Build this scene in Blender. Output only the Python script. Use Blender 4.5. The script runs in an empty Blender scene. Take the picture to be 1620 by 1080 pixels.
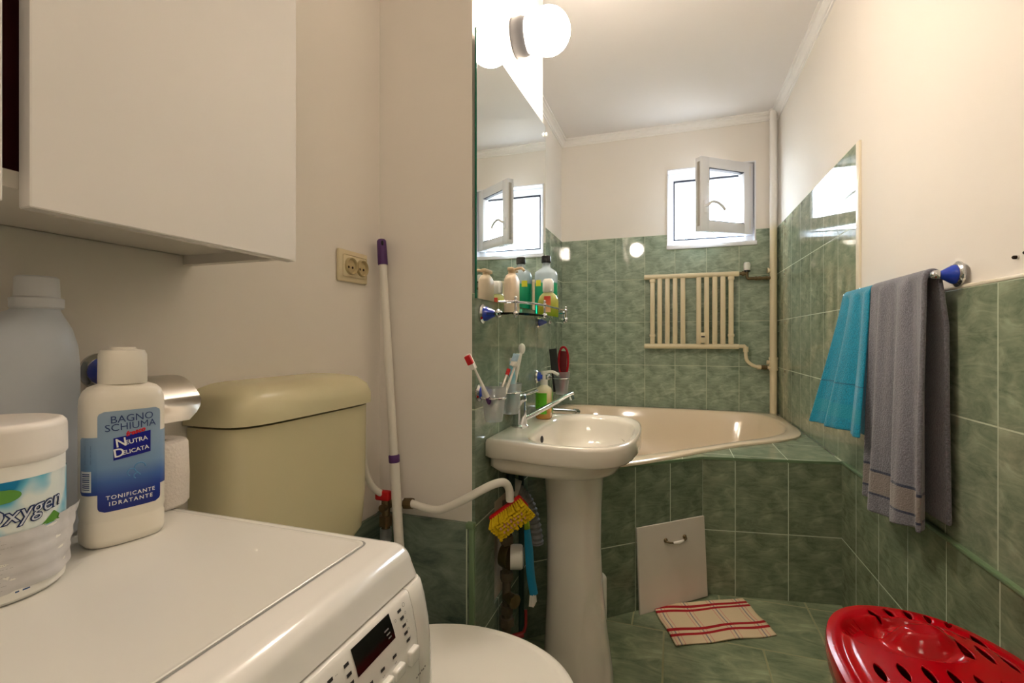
import bpy, bmesh, math, random
from mathutils import Vector, Matrix
random.seed(7)
PI = math.pi
C = bpy.context.scene.collection
sc = bpy.context.scene

# ------------------------------------------------------------------ camera, world, exposure
cam_d = bpy.data.cameras.new('camera')
cam = bpy.data.objects.new('camera', cam_d); C.objects.link(cam)
cam.location = (0, 0, 1.085)
cam.rotation_euler = (PI/2, 0, 0.3236)
cam_d.sensor_width = 36.0
cam_d.lens = 750.5*36.0/1620
cam_d.shift_x = -2.5/1620
cam_d.shift_y = -4.0/1620
cam_d.clip_start = 0.02
sc.camera = cam

sc.view_settings.view_transform = 'Standard'
sc.view_settings.look = 'None'
sc.view_settings.gamma = 1
sc.view_settings.use_curve_mapping = False
sc.view_settings.exposure = 1.68

world = bpy.data.worlds.new('daylight'); sc.world = world
world.use_nodes = True
bg = world.node_tree.nodes['Background']
bg.inputs[1].default_value = 11.0
# overcast sky above the horizon, darker ground below it
_wt = world.node_tree; _tc = _wt.nodes.new('ShaderNodeTexCoord'); _sx = _wt.nodes.new('ShaderNodeSeparateXYZ'); _wr = _wt.nodes.new('ShaderNodeValToRGB')
_wt.links.new(_tc.outputs['Generated'], _sx.inputs[0]); _wt.links.new(_sx.outputs[2], _wr.inputs[0]); _wt.links.new(_wr.outputs[0], bg.inputs[0])
_wr.color_ramp.elements[0].position = 0.0; _wr.color_ramp.elements[0].color = (.22, .23, .23, 1)
_wr.color_ramp.elements[1].position = 0.02; _wr.color_ramp.elements[1].color = (.80, .91, 1.0, 1)

def area(name, loc, rot, sx, sy, power, col, portal=False):
    l = bpy.data.lights.new(name, 'AREA'); l.shape = 'RECTANGLE'; l.size = sx; l.size_y = sy
    l.energy = power; l.color = col
    o = bpy.data.objects.new(name, l); C.objects.link(o); o.location = loc; o.rotation_euler = rot
    if portal: l.cycles.is_portal = True
    return o
area('window_portal', (0.24, 3.60, 1.975), (-PI/2, 0, 0), 0.56, 0.56, 1, (1, 1, 1), True)
# added soft fill light under the ceiling behind the camera, not a real fixture
area('entrance_fill_light', (0.10, -0.45, 2.50), (0, 0, 0), 0.35, 0.35, 1.9, (1.0, 0.84, 0.68))
LAMP_STRENGTH = 36.0

# ------------------------------------------------------------------ helpers
def lin(c):
    return tuple(((v/255)/12.92 if v/255 <= .04045 else ((v/255+.055)/1.055)**2.4) for v in c)

def mat(name, col, rough=.5, metal=0., trans=0., ior=1.45, alpha=1., emit=None, estr=0., noise=None, bump=0., bscale=200., coat=0., sss=0., spec=.5):
    m = bpy.data.materials.new(name); m.use_nodes = True
    nt = m.node_tree; b = nt.nodes['Principled BSDF']
    L = lin(col)
    b.inputs['Base Color'].default_value = (*L, 1)
    b.inputs['Roughness'].default_value = rough
    b.inputs['Metallic'].default_value = metal
    b.inputs['Transmission Weight'].default_value = trans
    b.inputs['IOR'].default_value = ior
    b.inputs['Alpha'].default_value = alpha
    b.inputs['Coat Weight'].default_value = coat
    b.inputs['Specular IOR Level'].default_value = spec
    if sss:
        b.inputs['Subsurface Weight'].default_value = sss
        b.inputs['Subsurface Radius'].default_value = (.01, .01, .01)
    if emit:
        b.inputs['Emission Color'].default_value = (*emit, 1); b.inputs['Emission Strength'].default_value = estr
    g = nt.nodes.new('ShaderNodeNewGeometry')
    n = nt.nodes.new('ShaderNodeTexNoise'); n.inputs['Scale'].default_value = noise[0] if noise else 6
    n.inputs['Detail'].default_value = 4
    nt.links.new(g.outputs['Position'], n.inputs['Vector'])
    amt = noise[1] if noise else .03
    mx = nt.nodes.new('ShaderNodeMix'); mx.data_type = 'RGBA'
    mx.inputs[6].default_value = (*[v*(1-amt) for v in L], 1)
    mx.inputs[7].default_value = (*[min(1, v*(1+amt)) for v in L], 1)
    nt.links.new(n.outputs[0], mx.inputs[0]); nt.links.new(mx.outputs[2], b.inputs['Base Color'])
    if bump:
        n2 = nt.nodes.new('ShaderNodeTexNoise'); n2.inputs['Scale'].default_value = bscale; n2.inputs['Detail'].default_value = 3
        nt.links.new(g.outputs['Position'], n2.inputs['Vector'])
        bp = nt.nodes.new('ShaderNodeBump'); bp.inputs['Strength'].default_value = bump; bp.inputs['Distance'].default_value = .003
        nt.links.new(n2.outputs[0], bp.inputs['Height']); nt.links.new(bp.outputs[0], b.inputs['Normal'])
    return m

def math_n(nt, op, a, b=None, c=None):
    n = nt.nodes.new('ShaderNodeMath'); n.operation = op
    for i, v in enumerate((a, b, c)):
        if v is None: continue
        if hasattr(v, 'links'): nt.links.new(v, n.inputs[i])
        else: n.inputs[i].default_value = v
    return n.outputs[0]

def tile_mat(name, udir, vdir, tw, th, ou, ov, dark=(72, 92, 66), light=(136, 152, 116), grout=(196, 206, 180), rough=.045, row_shift=None, pat=1.0, gw=.0036):
    """marbled green tiles: u,v are metres along udir / vdir in world space"""
    m = bpy.data.materials.new(name); m.use_nodes = True
    nt = m.node_tree; b = nt.nodes['Principled BSDF']; L = nt.links.new
    g = nt.nodes.new('ShaderNodeNewGeometry')
    def dot(d):
        v = nt.nodes.new('ShaderNodeVectorMath'); v.operation = 'DOT_PRODUCT'
        L(g.outputs['Position'], v.inputs[0]); v.inputs[1].default_value = d
        return v.outputs['Value']
    u = math_n(nt, 'SUBTRACT', dot(udir), ou); v = math_n(nt, 'SUBTRACT', dot(vdir), ov)
    u = math_n(nt, 'DIVIDE', u, tw); v = math_n(nt, 'DIVIDE', v, th)
    if row_shift:
        u = math_n(nt, 'ADD', u, math_n(nt, 'MULTIPLY', math_n(nt, 'GREATER_THAN', v, 0), row_shift))
    fu = math_n(nt, 'FRACT', u); fv = math_n(nt, 'FRACT', v)
    iu = math_n(nt, 'FLOOR', u); iv = math_n(nt, 'FLOOR', v)
    du = math_n(nt, 'MULTIPLY', math_n(nt, 'MINIMUM', fu, math_n(nt, 'SUBTRACT', 1, fu)), tw)
    dv = math_n(nt, 'MULTIPLY', math_n(nt, 'MINIMUM', fv, math_n(nt, 'SUBTRACT', 1, fv)), th)
    dd = math_n(nt, 'MINIMUM', du, dv)
    gm = nt.nodes.new('ShaderNodeMapRange'); L(dd, gm.inputs[0]); gm.inputs[1].default_value = gw*.35; gm.inputs[2].default_value = gw*.65
    gm.inputs[3].default_value = 1; gm.inputs[4].default_value = 0
    cv = nt.nodes.new('ShaderNodeCombineXYZ')
    # the same print on every tile, with a slight drift from tile to tile
    L(math_n(nt, 'ADD', math_n(nt, 'MULTIPLY', fu, tw), math_n(nt, 'MULTIPLY', iu, .011)), cv.inputs[0])
    L(math_n(nt, 'ADD', math_n(nt, 'MULTIPLY', fv, th), math_n(nt, 'MULTIPLY', iv, .009)), cv.inputs[1])
    mp = nt.nodes.new('ShaderNodeMapping'); mp.inputs['Rotation'].default_value = (0, 0, .75); mp.inputs['Scale'].default_value = (9*pat, 25*pat, 1)
    L(cv.outputs[0], mp.inputs[0])
    n1 = nt.nodes.new('ShaderNodeTexNoise'); n1.inputs['Scale'].default_value = 1.0; n1.inputs['Detail'].default_value = 7; n1.inputs['Roughness'].default_value = .68; n1.inputs['Distortion'].default_value = 1.1
    L(mp.outputs[0], n1.inputs['Vector'])
    n3 = nt.nodes.new('ShaderNodeTexNoise'); n3.inputs['Scale'].default_value = 11*pat; n3.inputs['Detail'].default_value = 4
    L(cv.outputs[0], n3.inputs['Vector'])
    mixf = math_n(nt, 'ADD', math_n(nt, 'MULTIPLY', n1.outputs[0], .62), math_n(nt, 'MULTIPLY', n3.outputs[0], .42))
    rp = nt.nodes.new('ShaderNodeValToRGB'); L(mixf, rp.inputs[0])
    e = rp.color_ramp.elements
    D = lin(dark); Lt = lin(light)
    e[0].position = .36; e[0].color = (*D, 1); e[1].position = .70; e[1].color = (*Lt, 1)
    mid = e.new(.52); mid.color = (*[a*.55+b2*.45 for a, b2 in zip(D, Lt)], 1)
    mx = nt.nodes.new('ShaderNodeMix'); mx.data_type = 'RGBA'
    L(gm.outputs[0], mx.inputs[0]); L(rp.outputs[0], mx.inputs[6]); mx.inputs[7].default_value = (*lin(grout), 1)
    L(mx.outputs[2], b.inputs['Base Color'])
    rr = nt.nodes.new('ShaderNodeMix'); rr.data_type = 'FLOAT'; L(gm.outputs[0], rr.inputs[0]); rr.inputs[2].default_value = rough; rr.inputs[3].default_value = .8
    L(rr.outputs[0], b.inputs['Roughness'])
    hsh = nt.nodes.new('ShaderNodeTexNoise'); hsh.inputs['Scale'].default_value = 5; L(g.outputs['Position'], hsh.inputs['Vector'])
    hgt = math_n(nt, 'ADD', math_n(nt, 'MULTIPLY', gm.outputs[0], -1.0), math_n(nt, 'MULTIPLY', hsh.outputs[0], .12))
    bp = nt.nodes.new('ShaderNodeBump'); bp.inputs['Strength'].default_value = .5; bp.inputs['Distance'].default_value = .0012
    L(hgt, bp.inputs['Height']); L(bp.outputs[0], b.inputs['Normal'])
    return m

def zmat(name, stops, z0, z1, rough=.4, trans=0., alpha=1.):
    """print or liquid whose colour depends on height on the object (z0..z1 world)"""
    m = mat(name, (255, 255, 255), rough=rough, trans=trans, alpha=alpha)
    nt = m.node_tree; b = nt.nodes['Principled BSDF']
    for l in list(b.inputs['Base Color'].links): nt.links.remove(l)
    g = nt.nodes.new('ShaderNodeNewGeometry'); s = nt.nodes.new('ShaderNodeSeparateXYZ'); nt.links.new(g.outputs['Position'], s.inputs[0])
    mr = nt.nodes.new('ShaderNodeMapRange'); nt.links.new(s.outputs[2], mr.inputs[0]); mr.inputs[1].default_value = z0; mr.inputs[2].default_value = z1
    rp = nt.nodes.new('ShaderNodeValToRGB'); nt.links.new(mr.outputs[0], rp.inputs[0])
    e = rp.color_ramp.elements
    e[0].position = stops[0][0]; e[0].color = (*lin(stops[0][1]), 1)
    e[1].position = stops[-1][0]; e[1].color = (*lin(stops[-1][1]), 1)
    for p, c in stops[1:-1]:
        k = e.new(p); k.color = (*lin(c), 1)
    nt.links.new(rp.outputs[0], b.inputs['Base Color'])
    return m

M = dict(
    paint=mat('wall_paint', (240, 234, 225), .75, noise=(3, .02), bump=.05, bscale=60),
    ceil=mat('ceiling_paint', (240, 235, 231), .8, noise=(3, .02)),
    corn=mat('cornice_white', (248, 245, 240), .6),
    white=mat('white_enamel', (236, 234, 228), .18, coat=.3),
    ceramic=mat('white_ceramic', (238, 232, 220), .07, coat=.5),
    tub=mat('cream_acrylic', (240, 222, 194), .1, coat=.4),
    cist=mat('yellowed_plastic', (214, 206, 168), .25, noise=(5, .04)),
    plastic=mat('white_plastic', (236, 234, 226), .35),
    cream=mat('cream_paint', (232, 218, 184), .3),
    pipew=mat('white_pipe', (232, 228, 218), .35),
    chrome=mat('chrome', (196, 198, 200), .05, metal=1),
    steel=mat('brushed_steel', (200, 196, 188), .28, metal=1),
    brass=mat('aged_brass', (120, 104, 76), .4, metal=.9, noise=(60, .3)),
    iron=mat('grimy_pipe', (98, 88, 70), .6, metal=.4, noise=(50, .35)),
    blue=mat('blue_glass_paint', (10, 60, 190), .15, coat=.6),
    black=mat('black_plastic', (14, 14, 16), .2),
    dgrey=mat('dark_grey', (52, 52, 54), .4),
    lgrey=mat('light_grey_print', (150, 150, 148), .5),
    purple=mat('purple_plastic', (82, 44, 104), .4),
    red=mat('red_plastic', (176, 0, 14), .14, noise=(4, .05), spec=.3),
    redp=mat('red_handle', (200, 20, 24), .4),
    yellow=mat('yellow_bristle', (240, 205, 20), .7),
    sky=mat('turquoise_plastic', (20, 140, 190), .35),
    lime=mat('lime_plastic', (170, 200, 50), .35),
    glass=mat('clear_glass', (255, 255, 255), 0.0, trans=1, ior=1.45, noise=(1, 0)),
    shelfglass=mat('green_glass', (190, 232, 214), 0.0, trans=1, ior=1.45, noise=(1, 0)),
    frost=mat('frosted_plastic', (238, 240, 242), .38, trans=.88, ior=1.15, noise=(1, 0)),
    mirror=mat('mirror_silver', (236, 240, 238), 0.0, metal=1, noise=(1, 0)),
    medge=mat('mirror_edge', (24, 110, 84), .15),
    paper=mat('tissue_paper', (238, 230, 222), .95, bump=.6, bscale=260),
    pvc=mat('window_pvc', (240, 241, 244), .25, coat=.2),
    rubber=mat('rubber_gasket', (36, 42, 58), .5),
    plaster=mat('rough_plaster', (196, 184, 160), .95, noise=(30, .15), bump=.6, bscale=60),
    edge=mat('green_edge_trim', (112, 138, 102), .3),
    beige=mat('beige_socket', (222, 208, 172), .35),
    corr=mat('grey_corrugated', (150, 150, 150), .5),
    holes=mat('dark_hole', (40, 26, 16), .9),
    board=mat('white_laminate', (228, 220, 208), .14, coat=.4),
    lam=mat('gloss_white_door', (232, 228, 222), .13, coat=.5),
    darkred=mat('dark_red_cloth', (70, 8, 12), .9),
    darkcloth=mat('black_cloth', (16, 15, 18), .95),
)
H30 = .3
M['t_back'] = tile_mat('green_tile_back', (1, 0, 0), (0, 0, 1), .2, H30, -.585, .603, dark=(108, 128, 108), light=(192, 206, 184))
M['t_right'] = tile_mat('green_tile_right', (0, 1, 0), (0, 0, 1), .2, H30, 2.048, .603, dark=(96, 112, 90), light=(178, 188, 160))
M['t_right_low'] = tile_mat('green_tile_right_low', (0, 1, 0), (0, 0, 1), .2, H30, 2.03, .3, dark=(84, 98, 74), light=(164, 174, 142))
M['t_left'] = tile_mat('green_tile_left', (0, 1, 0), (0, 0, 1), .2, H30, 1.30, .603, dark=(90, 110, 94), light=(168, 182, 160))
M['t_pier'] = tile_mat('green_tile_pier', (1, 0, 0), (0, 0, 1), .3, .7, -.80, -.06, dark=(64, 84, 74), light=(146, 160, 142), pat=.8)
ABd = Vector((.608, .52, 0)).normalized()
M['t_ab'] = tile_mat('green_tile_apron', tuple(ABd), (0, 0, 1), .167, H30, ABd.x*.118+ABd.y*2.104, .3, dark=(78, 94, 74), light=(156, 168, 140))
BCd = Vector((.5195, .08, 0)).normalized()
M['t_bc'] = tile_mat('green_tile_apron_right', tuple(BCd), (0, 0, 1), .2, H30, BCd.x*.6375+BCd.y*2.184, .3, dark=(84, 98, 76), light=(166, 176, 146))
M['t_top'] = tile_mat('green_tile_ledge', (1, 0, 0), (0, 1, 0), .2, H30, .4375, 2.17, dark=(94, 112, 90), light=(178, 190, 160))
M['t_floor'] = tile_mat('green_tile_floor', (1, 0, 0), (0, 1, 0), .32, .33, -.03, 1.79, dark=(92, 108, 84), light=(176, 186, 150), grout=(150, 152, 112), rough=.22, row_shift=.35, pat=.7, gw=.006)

def finish(bm, ang=35):
    bmesh.ops.recalc_face_normals(bm, faces=bm.faces[:])
    for f in bm.faces: f.smooth = True
    for e in bm.edges:
        if len(e.link_faces) == 2 and e.calc_face_angle(0) > math.radians(ang): e.smooth = False

def obj(name, bm, m, parent=None, off=(0, 0, 0), ang=35, recalc=True):
    if recalc: finish(bm, ang)
    bmesh.ops.translate(bm, verts=bm.verts[:], vec=-Vector(off))
    me = bpy.data.meshes.new(name); bm.to_mesh(me); bm.free()
    for mm in (m if isinstance(m, (list, tuple)) else [m]): me.materials.append(mm)
    o = bpy.data.objects.new(name, me); C.objects.link(o)
    if parent: o.parent = parent
    return o

class Thing:
    """an Empty at the base of a thing; parts are given in world coordinates"""
    def __init__(s, name, label, cat, loc, group=None):
        s.o = bpy.data.objects.new(name, None); C.objects.link(s.o)
        s.o.empty_display_size = .05
        s.loc = Vector(loc); s.o.location = s.loc
        s.o['label'] = label; s.o['category'] = cat
        if group: s.o['group'] = group
    def part(s, name, bm, m, parent=None, label=None, ang=35):
        p = obj(name, bm, m, parent or s.o, s.loc, ang)
        if label: p['label'] = label
        return p

def single(name, label, cat, bm, m, loc, group=None, ang=35):
    o = obj(name, bm, m, None, loc, ang); o.location = loc
    o['label'] = label; o['category'] = cat
    if group: o['group'] = group
    return o

def struct(name, bm, m, parent=None, ang=35):
    o = obj(name, bm, m, parent, (0, 0, 0), ang)
    if parent is None: o['kind'] = 'structure'
    return o

def B(): return bmesh.new()

def box(bm, x0, x1, y0, y1, z0, z1, bev=0., seg=2, mtx=None):
    r = bmesh.ops.create_cube(bm, size=1)
    vs = r['verts']
    for v in vs:
        v.co = Vector(((x0+x1)/2+v.co.x*(x1-x0), (y0+y1)/2+v.co.y*(y1-y0), (z0+z1)/2+v.co.z*(z1-z0)))
    if bev:
        es = list({e for v in vs for e in v.link_edges})
        r2 = bmesh.ops.bevel(bm, geom=es, offset=bev, segments=seg, affect='EDGES', profile=.5)
        vs = list({v for f in r2['faces'] for v in f.verts} | {v for v in vs if v.is_valid})
    if mtx is not None:
        bmesh.ops.transform(bm, verts=[v for v in vs if v.is_valid], matrix=mtx)
    return bm

def frame(d):
    d = Vector(d).normalized()
    up = Vector((0, 0, 1)) if abs(d.z) < .95 else Vector((0, 1, 0))
    a = d.cross(up).normalized(); b = a.cross(d).normalized()
    return a, b

def skin(bm, rings, closed=True, cap0=True, cap1=True):
    vr = [[bm.verts.new(p) for p in r] for r in rings]
    n = len(vr[0])
    for i in range(len(vr)-1):
        for j in range(n if closed else n-1):
            k = (j+1) % n
            bm.faces.new((vr[i][j], vr[i][k], vr[i+1][k], vr[i+1][j]))
    if cap0: bm.faces.new(vr[0][::-1])
    if cap1: bm.faces.new(vr[-1])
    return vr

def cyl(bm, p0, p1, r0, r1=None, n=24, caps=True):
    r1 = r0 if r1 is None else r1
    p0, p1 = Vector(p0), Vector(p1); a, b = frame(p1-p0)
    rings = [[p+(a*math.cos(t*2*PI/n)+b*math.sin(t*2*PI/n))*r for t in range(n)] for p, r in ((p0, r0), (p1, r1))]
    skin(bm, rings, True, caps, caps); return bm

def lathe(bm, p0, d, prof, n=32, caps=(True, True), a_s=1., b_s=1.):
    """prof: list of (distance along d, radius)"""
    p0 = Vector(p0); d = Vector(d).normalized(); a, b = frame(d)
    rings = [[p0+d*h+(a*math.cos(t*2*PI/n)*a_s+b*math.sin(t*2*PI/n)*b_s)*max(r, 1e-5) for t in range(n)] for h, r in prof]
    skin(bm, rings, True, *caps); return bm

def catmull(pts, k=8, closed=False):
    P = [Vector(p) for p in pts]; n = len(P); out = []
    for i in range(n if closed else n-1):
        if closed: a, b, c, d = P[i-1], P[i], P[(i+1) % n], P[(i+2) % n]
        else: a, b, c, d = P[max(i-1, 0)], P[i], P[i+1], P[min(i+2, n-1)]
        for s in range(k):
            t = s/k
            out.append(.5*((2*b)+(-a+c)*t+(2*a-5*b+4*c-d)*t*t+(-a+3*b-3*c+d)*t**3))
    if not closed: out.append(P[-1])
    return out

def tube(bm, pts, r, n=12, smooth=0, rad=None):
    P = catmull(pts, smooth) if smooth else [Vector(p) for p in pts]
    N = len(P)
    t0 = (P[1]-P[0]).normalized(); a, b = frame(t0); rings = []
    for i in range(N):
        t = (P[min(i+1, N-1)]-P[max(i-1, 0)]).normalized()
        a = (a-t*a.dot(t)).normalized(); b = t.cross(a)
        rr = rad(i/(N-1)) if rad else r
        rings.append([P[i]+(a*math.cos(q*2*PI/n)+b*math.sin(q*2*PI/n))*rr for q in range(n)])
    skin(bm, rings); return bm

def ball(bm, c, r, n=20, s=(1, 1, 1)):
    rr = bmesh.ops.create_uvsphere(bm, u_segments=n, v_segments=n//2+2, radius=r)
    for v in rr['verts']: v.co = Vector((v.co.x*s[0], v.co.y*s[1], v.co.z*s[2]))+Vector(c)
    return bm

def sell(cx, cy, a, b, n, N=48, rot=0.):
    """superellipse ring in xy"""
    out = []
    for i in range(N):
        t = 2*PI*i/N; c, s = math.cos(t), math.sin(t)
        x = a*math.copysign(abs(c)**(2/n), c); y = b*math.copysign(abs(s)**(2/n), s)
        out.append((cx+x*math.cos(rot)-y*math.sin(rot), cy+x*math.sin(rot)+y*math.cos(rot)))
    return out

def loft(bm, secs, N=48, caps=(True, True)):
    """secs: (z, cx, cy, a, b, n, rot)"""
    skin(bm, [[Vector((x, y, s[0])) for x, y in sell(*s[1:6], N, s[6] if len(s) > 6 else 0)] for s in secs], True, *caps)
    return bm

def prism(bm, pts, z0, z1):
    lo = [bm.verts.new((x, y, z0)) for x, y in pts]; hi = [bm.verts.new((x, y, z1)) for x, y in pts]
    n = len(pts)
    for i in range(n):
        j = (i+1) % n; bm.faces.new((lo[i], lo[j], hi[j], hi[i]))
    bm.faces.new(lo[::-1]); bm.faces.new(hi)
    return bm

def extrude_profile(bm, prof, p0, p1, au, av):
    """prof (u,v) swept from p0 to p1, au/av axes"""
    p0, p1, au, av = map(Vector, (p0, p1, au, av))
    skin(bm, [[p+au*u+av*v for u, v in prof] for p in (p0, p1)]); return bm

def text_polys(s, size, bold=0., spacing=1., shear=0.):
    cu = bpy.data.curves.new('writing', 'FONT'); cu.body = s; cu.size = size; cu.align_x = 'CENTER'; cu.align_y = 'CENTER'
    cu.offset = bold; cu.space_character = spacing; cu.shear = shear; cu.resolution_u = 3
    o = bpy.data.objects.new('writing', cu); C.objects.link(o)
    dg = bpy.context.evaluated_depsgraph_get(); dg.update()
    me = o.evaluated_get(dg).to_mesh()
    V = [v.co.copy() for v in me.vertices]; F = [tuple(p.vertices) for p in me.polygons]
    o.evaluated_get(dg).to_mesh_clear()
    bpy.data.objects.remove(o); bpy.data.curves.remove(cu)
    return V, F

def put_text(bm, s, size, fn, bold=0., spacing=1., shear=0., rot=0., at=(0, 0), sx=1.):
    V, F = text_polys(s, size, bold, spacing, shear)
    c, q = math.cos(rot), math.sin(rot)
    tmp = bmesh.new(); vs = [tmp.verts.new((v.x*sx, v.y, 0)) for v in V]
    for f in F:
        try: tmp.faces.new([vs[i] for i in f])
        except ValueError: pass
    bmesh.ops.triangulate(tmp, faces=tmp.faces[:])
    if size > .012: bmesh.ops.subdivide_edges(tmp, edges=[e for e in tmp.edges if e.calc_length() > .004], cuts=2, use_grid_fill=True)
    mp = {v: bm.verts.new(fn(at[0]+v.co.x*c-v.co.y*q, at[1]+v.co.x*q+v.co.y*c)) for v in tmp.verts}
    for f in tmp.faces:
        try: bm.faces.new([mp[v] for v in f.verts])
        except ValueError: pass
    tmp.free(); return bm

class Wrap:
    """arc-length mapping round an upright superellipse section; u = 0 faces direction rot-90deg"""
    def __init__(s, cx, cy, a, b, n, rot):
        s.c = (cx, cy); s.a, s.b, s.n, s.rot = a, b, n, rot
        K = 720; s.P = []
        for i in range(K+1):
            t = -PI/2-PI+2*PI*i/K; c, q = math.cos(t), math.sin(t)
            s.P.append((a*math.copysign(abs(c)**(2/n), c), b*math.copysign(abs(q)**(2/n), q)))
        s.S = [0]
        for i in range(K): s.S.append(s.S[-1]+math.dist(s.P[i], s.P[i+1]))
        s.mid = s.S[K//2]
    def __call__(s, u, z, off=0., scale=1.):
        q = (u+s.mid) % s.S[-1]
        import bisect
        i = min(max(bisect.bisect(s.S, q)-1, 0), len(s.P)-2)
        t = (q-s.S[i])/max(1e-9, s.S[i+1]-s.S[i])
        x = s.P[i][0]*(1-t)+s.P[i+1][0]*t; y = s.P[i][1]*(1-t)+s.P[i+1][1]*t
        tx, ty = s.P[i+1][0]-s.P[i][0], s.P[i+1][1]-s.P[i][1]; L = math.hypot(tx, ty) or 1
        x = x*scale+ty/L*off; y = y*scale-tx/L*off
        c, w = math.cos(s.rot), math.sin(s.rot)
        return Vector((s.c[0]+x*c-y*w, s.c[1]+x*w+y*c, z))

def patch(bm, W, hw, z0, z1, off, nu=24, nz=24, u0=0., thick=.0003):
    """a label wrapped on W; hw(t) half width for t in 0..1"""
    fr = [[bm.verts.new(W(u0+(i/nu*2-1)*hw(j/nz), z0+(z1-z0)*j/nz, off)) for i in range(nu+1)] for j in range(nz+1)]
    for j in range(nz):
        for i in range(nu): bm.faces.new((fr[j][i], fr[j][i+1], fr[j+1][i+1], fr[j+1][i]))
    return bm

# ------------------------------------------------------------------ room shell
FZ, CZ = .035, 2.545
XR, XL, XP, YB, XA = .6375, -.767, -.49, 3.44, -.781
YP0, YP1, YF = 1.125, 1.829, -1.0
bm = box(B(), -.9, .8, YF-.1, 3.6, -.1, FZ); struct('floor', bm, M['t_floor'])
bm = box(B(), -.95, .8, YF-.1, 3.6, CZ, CZ+.1); struct('ceiling', bm, M['ceil'])
bm = box(B(), XL-.12, XL, YF-.1, YP0, FZ, CZ); wl = struct('wall_left', bm, M['paint'])
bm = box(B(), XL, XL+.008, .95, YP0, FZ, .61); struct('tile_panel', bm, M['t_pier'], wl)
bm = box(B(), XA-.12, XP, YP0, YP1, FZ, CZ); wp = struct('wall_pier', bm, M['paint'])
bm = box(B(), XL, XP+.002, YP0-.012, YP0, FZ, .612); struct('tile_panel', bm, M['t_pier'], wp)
bm = B(); box(bm, XP, XP+.008, YP0, 1.265, FZ, 1.203); box(bm, XP, XP+.008, 1.265, 1.43, .62, 1.203); box(bm, XP, XP+.008, 1.265, 1.43, FZ, .33); box(bm, XP, XP+.008, 1.43, YP1, FZ, 1.203)
struct('tile_panel', bm, M['t_left'], wp)
bm = box(B(), XP-.003, XP+.001, 1.265, 1.43, .33, .62); struct('plaster_patch', bm, M['plaster'], wp)
bm = box(B(), XP-.004, XP+.01, YP0-.014, YP0, FZ, .60, .002); box(bm, XP-.012, XP+.010, YP0-.0155, YP0+.003, .60, .615, .002)
struct('corner_trim', bm, M['edge'], wp)
bm = box(B(), XA-.12, XA, YP1, YB+.1, FZ, CZ); wa = struct('wall_alcove', bm, M['paint'])
bm = box(B(), XA, XA+.006, YP1, YB, .5, 1.803); struct('tile_panel', bm, M['t_left'], wa)
bm = B(); box(bm, XA, XP, YP1, YP1+.006, .5, 1.203); struct('tile_panel', bm, M['t_back'], wp)
# back wall with the window opening
WX0, WX1, WZ0, WZ1 = -.038, .515, 1.705, 2.25
bm = B()
for a in ((XA-.1, WX0, FZ, CZ), (WX1, XR+.1, FZ, CZ), (WX0, WX1, FZ, WZ0), (WX0, WX1, WZ1, CZ)):
    box(bm, a[0], a[1], YB+.006, YB+.17, a[2], a[3])
wb = struct('wall_back', bm, M['paint'])
bm = B()
for a in ((XA+.006, WX0, .5, 1.803), (WX1, XR, .5, 1.803), (WX0, WX1, .5, WZ0)):
    box(bm, a[0], a[1], YB, YB+.006, a[2], a[3])
struct('tile_panel', bm, M['t_back'], wb)
bm = box(B(), XR+.008, XR+.13, YF-.1, YB+.1, FZ, CZ); wr = struct('wall_right', bm, M['paint'])
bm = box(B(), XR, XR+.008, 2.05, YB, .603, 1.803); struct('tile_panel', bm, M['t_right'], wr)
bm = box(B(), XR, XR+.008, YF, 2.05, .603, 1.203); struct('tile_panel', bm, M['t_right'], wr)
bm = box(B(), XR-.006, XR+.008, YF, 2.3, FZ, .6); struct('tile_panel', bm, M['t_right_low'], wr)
bm = box(B(), XR-.012, XR+.008, YF, 2.18, .596, .606, .003); struct('edge_strip', bm, M['edge'], wr)
bm = B(); box(bm, XR-.002, XR+.008, YF, 2.05, 1.203, 1.211, .002); box(bm, XR-.001, XR+.008, 2.018, 2.05, 1.203, 1.803, .002)
struct('edge_trim', bm, mat('cream_trim', (238, 230, 208), .4), wr)
bm = box(B(), XL-.1, XR+.1, YF-.12, YF, FZ, CZ); struct('wall_front', bm, M['paint'])
# door behind the camera
bm = B(); box(bm, -.30, .46, YF, YF+.04, FZ, 2.06, .004)
dr = struct('door_1', bm, M['lam']); bm = B(); cyl(bm, (.38, YF+.04, 1.05), (.38, YF+.09, 1.05), .01); cyl(bm, (.38, YF+.085, 1.05), (.27, YF+.085, 1.05), .009)
struct('door_handle', bm, M['steel'], dr)
# cornices
prof = [(0, 0), (0, -.046), (.008, -.046), (.008, -.036), (.014, -.034), (.017, -.026), (.024, -.020), (.032, -.017), (.034, -.010), (.046, -.010), (.046, 0)]
k = 1
for p0, p1, au in (((XR+.008, YF, CZ), (XR+.008, YB, CZ), (-1, 0, 0)), ((XA, YB+.006, CZ), (XR+.008, YB+.006, CZ), (0, -1, 0)), ((XA, YP1, CZ), (XA, YB, CZ), (1, 0, 0)), ((XL, YF, CZ), (XL, YP0, CZ), (1, 0, 0)), ((XL, YP0, CZ), (XP, YP0, CZ), (0, -1, 0)), ((XP, YP0, CZ), (XP, YP1, CZ), (1, 0, 0))):
    bm = extrude_profile(B(), prof, p0, p1, au, (0, 0, 1)); struct('trim_%d' % k, bm, M['corn'], None, 30); k += 1

# ------------------------------------------------------------------ window
wi = bpy.data.objects.new('window_1', None); C.objects.link(wi); wi['kind'] = 'structure'; wi.location = (0, 0, 0)
def wpart(n, bm, m, p=None): return obj(n, bm, m, p or wi, (0, 0, 0))
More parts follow.
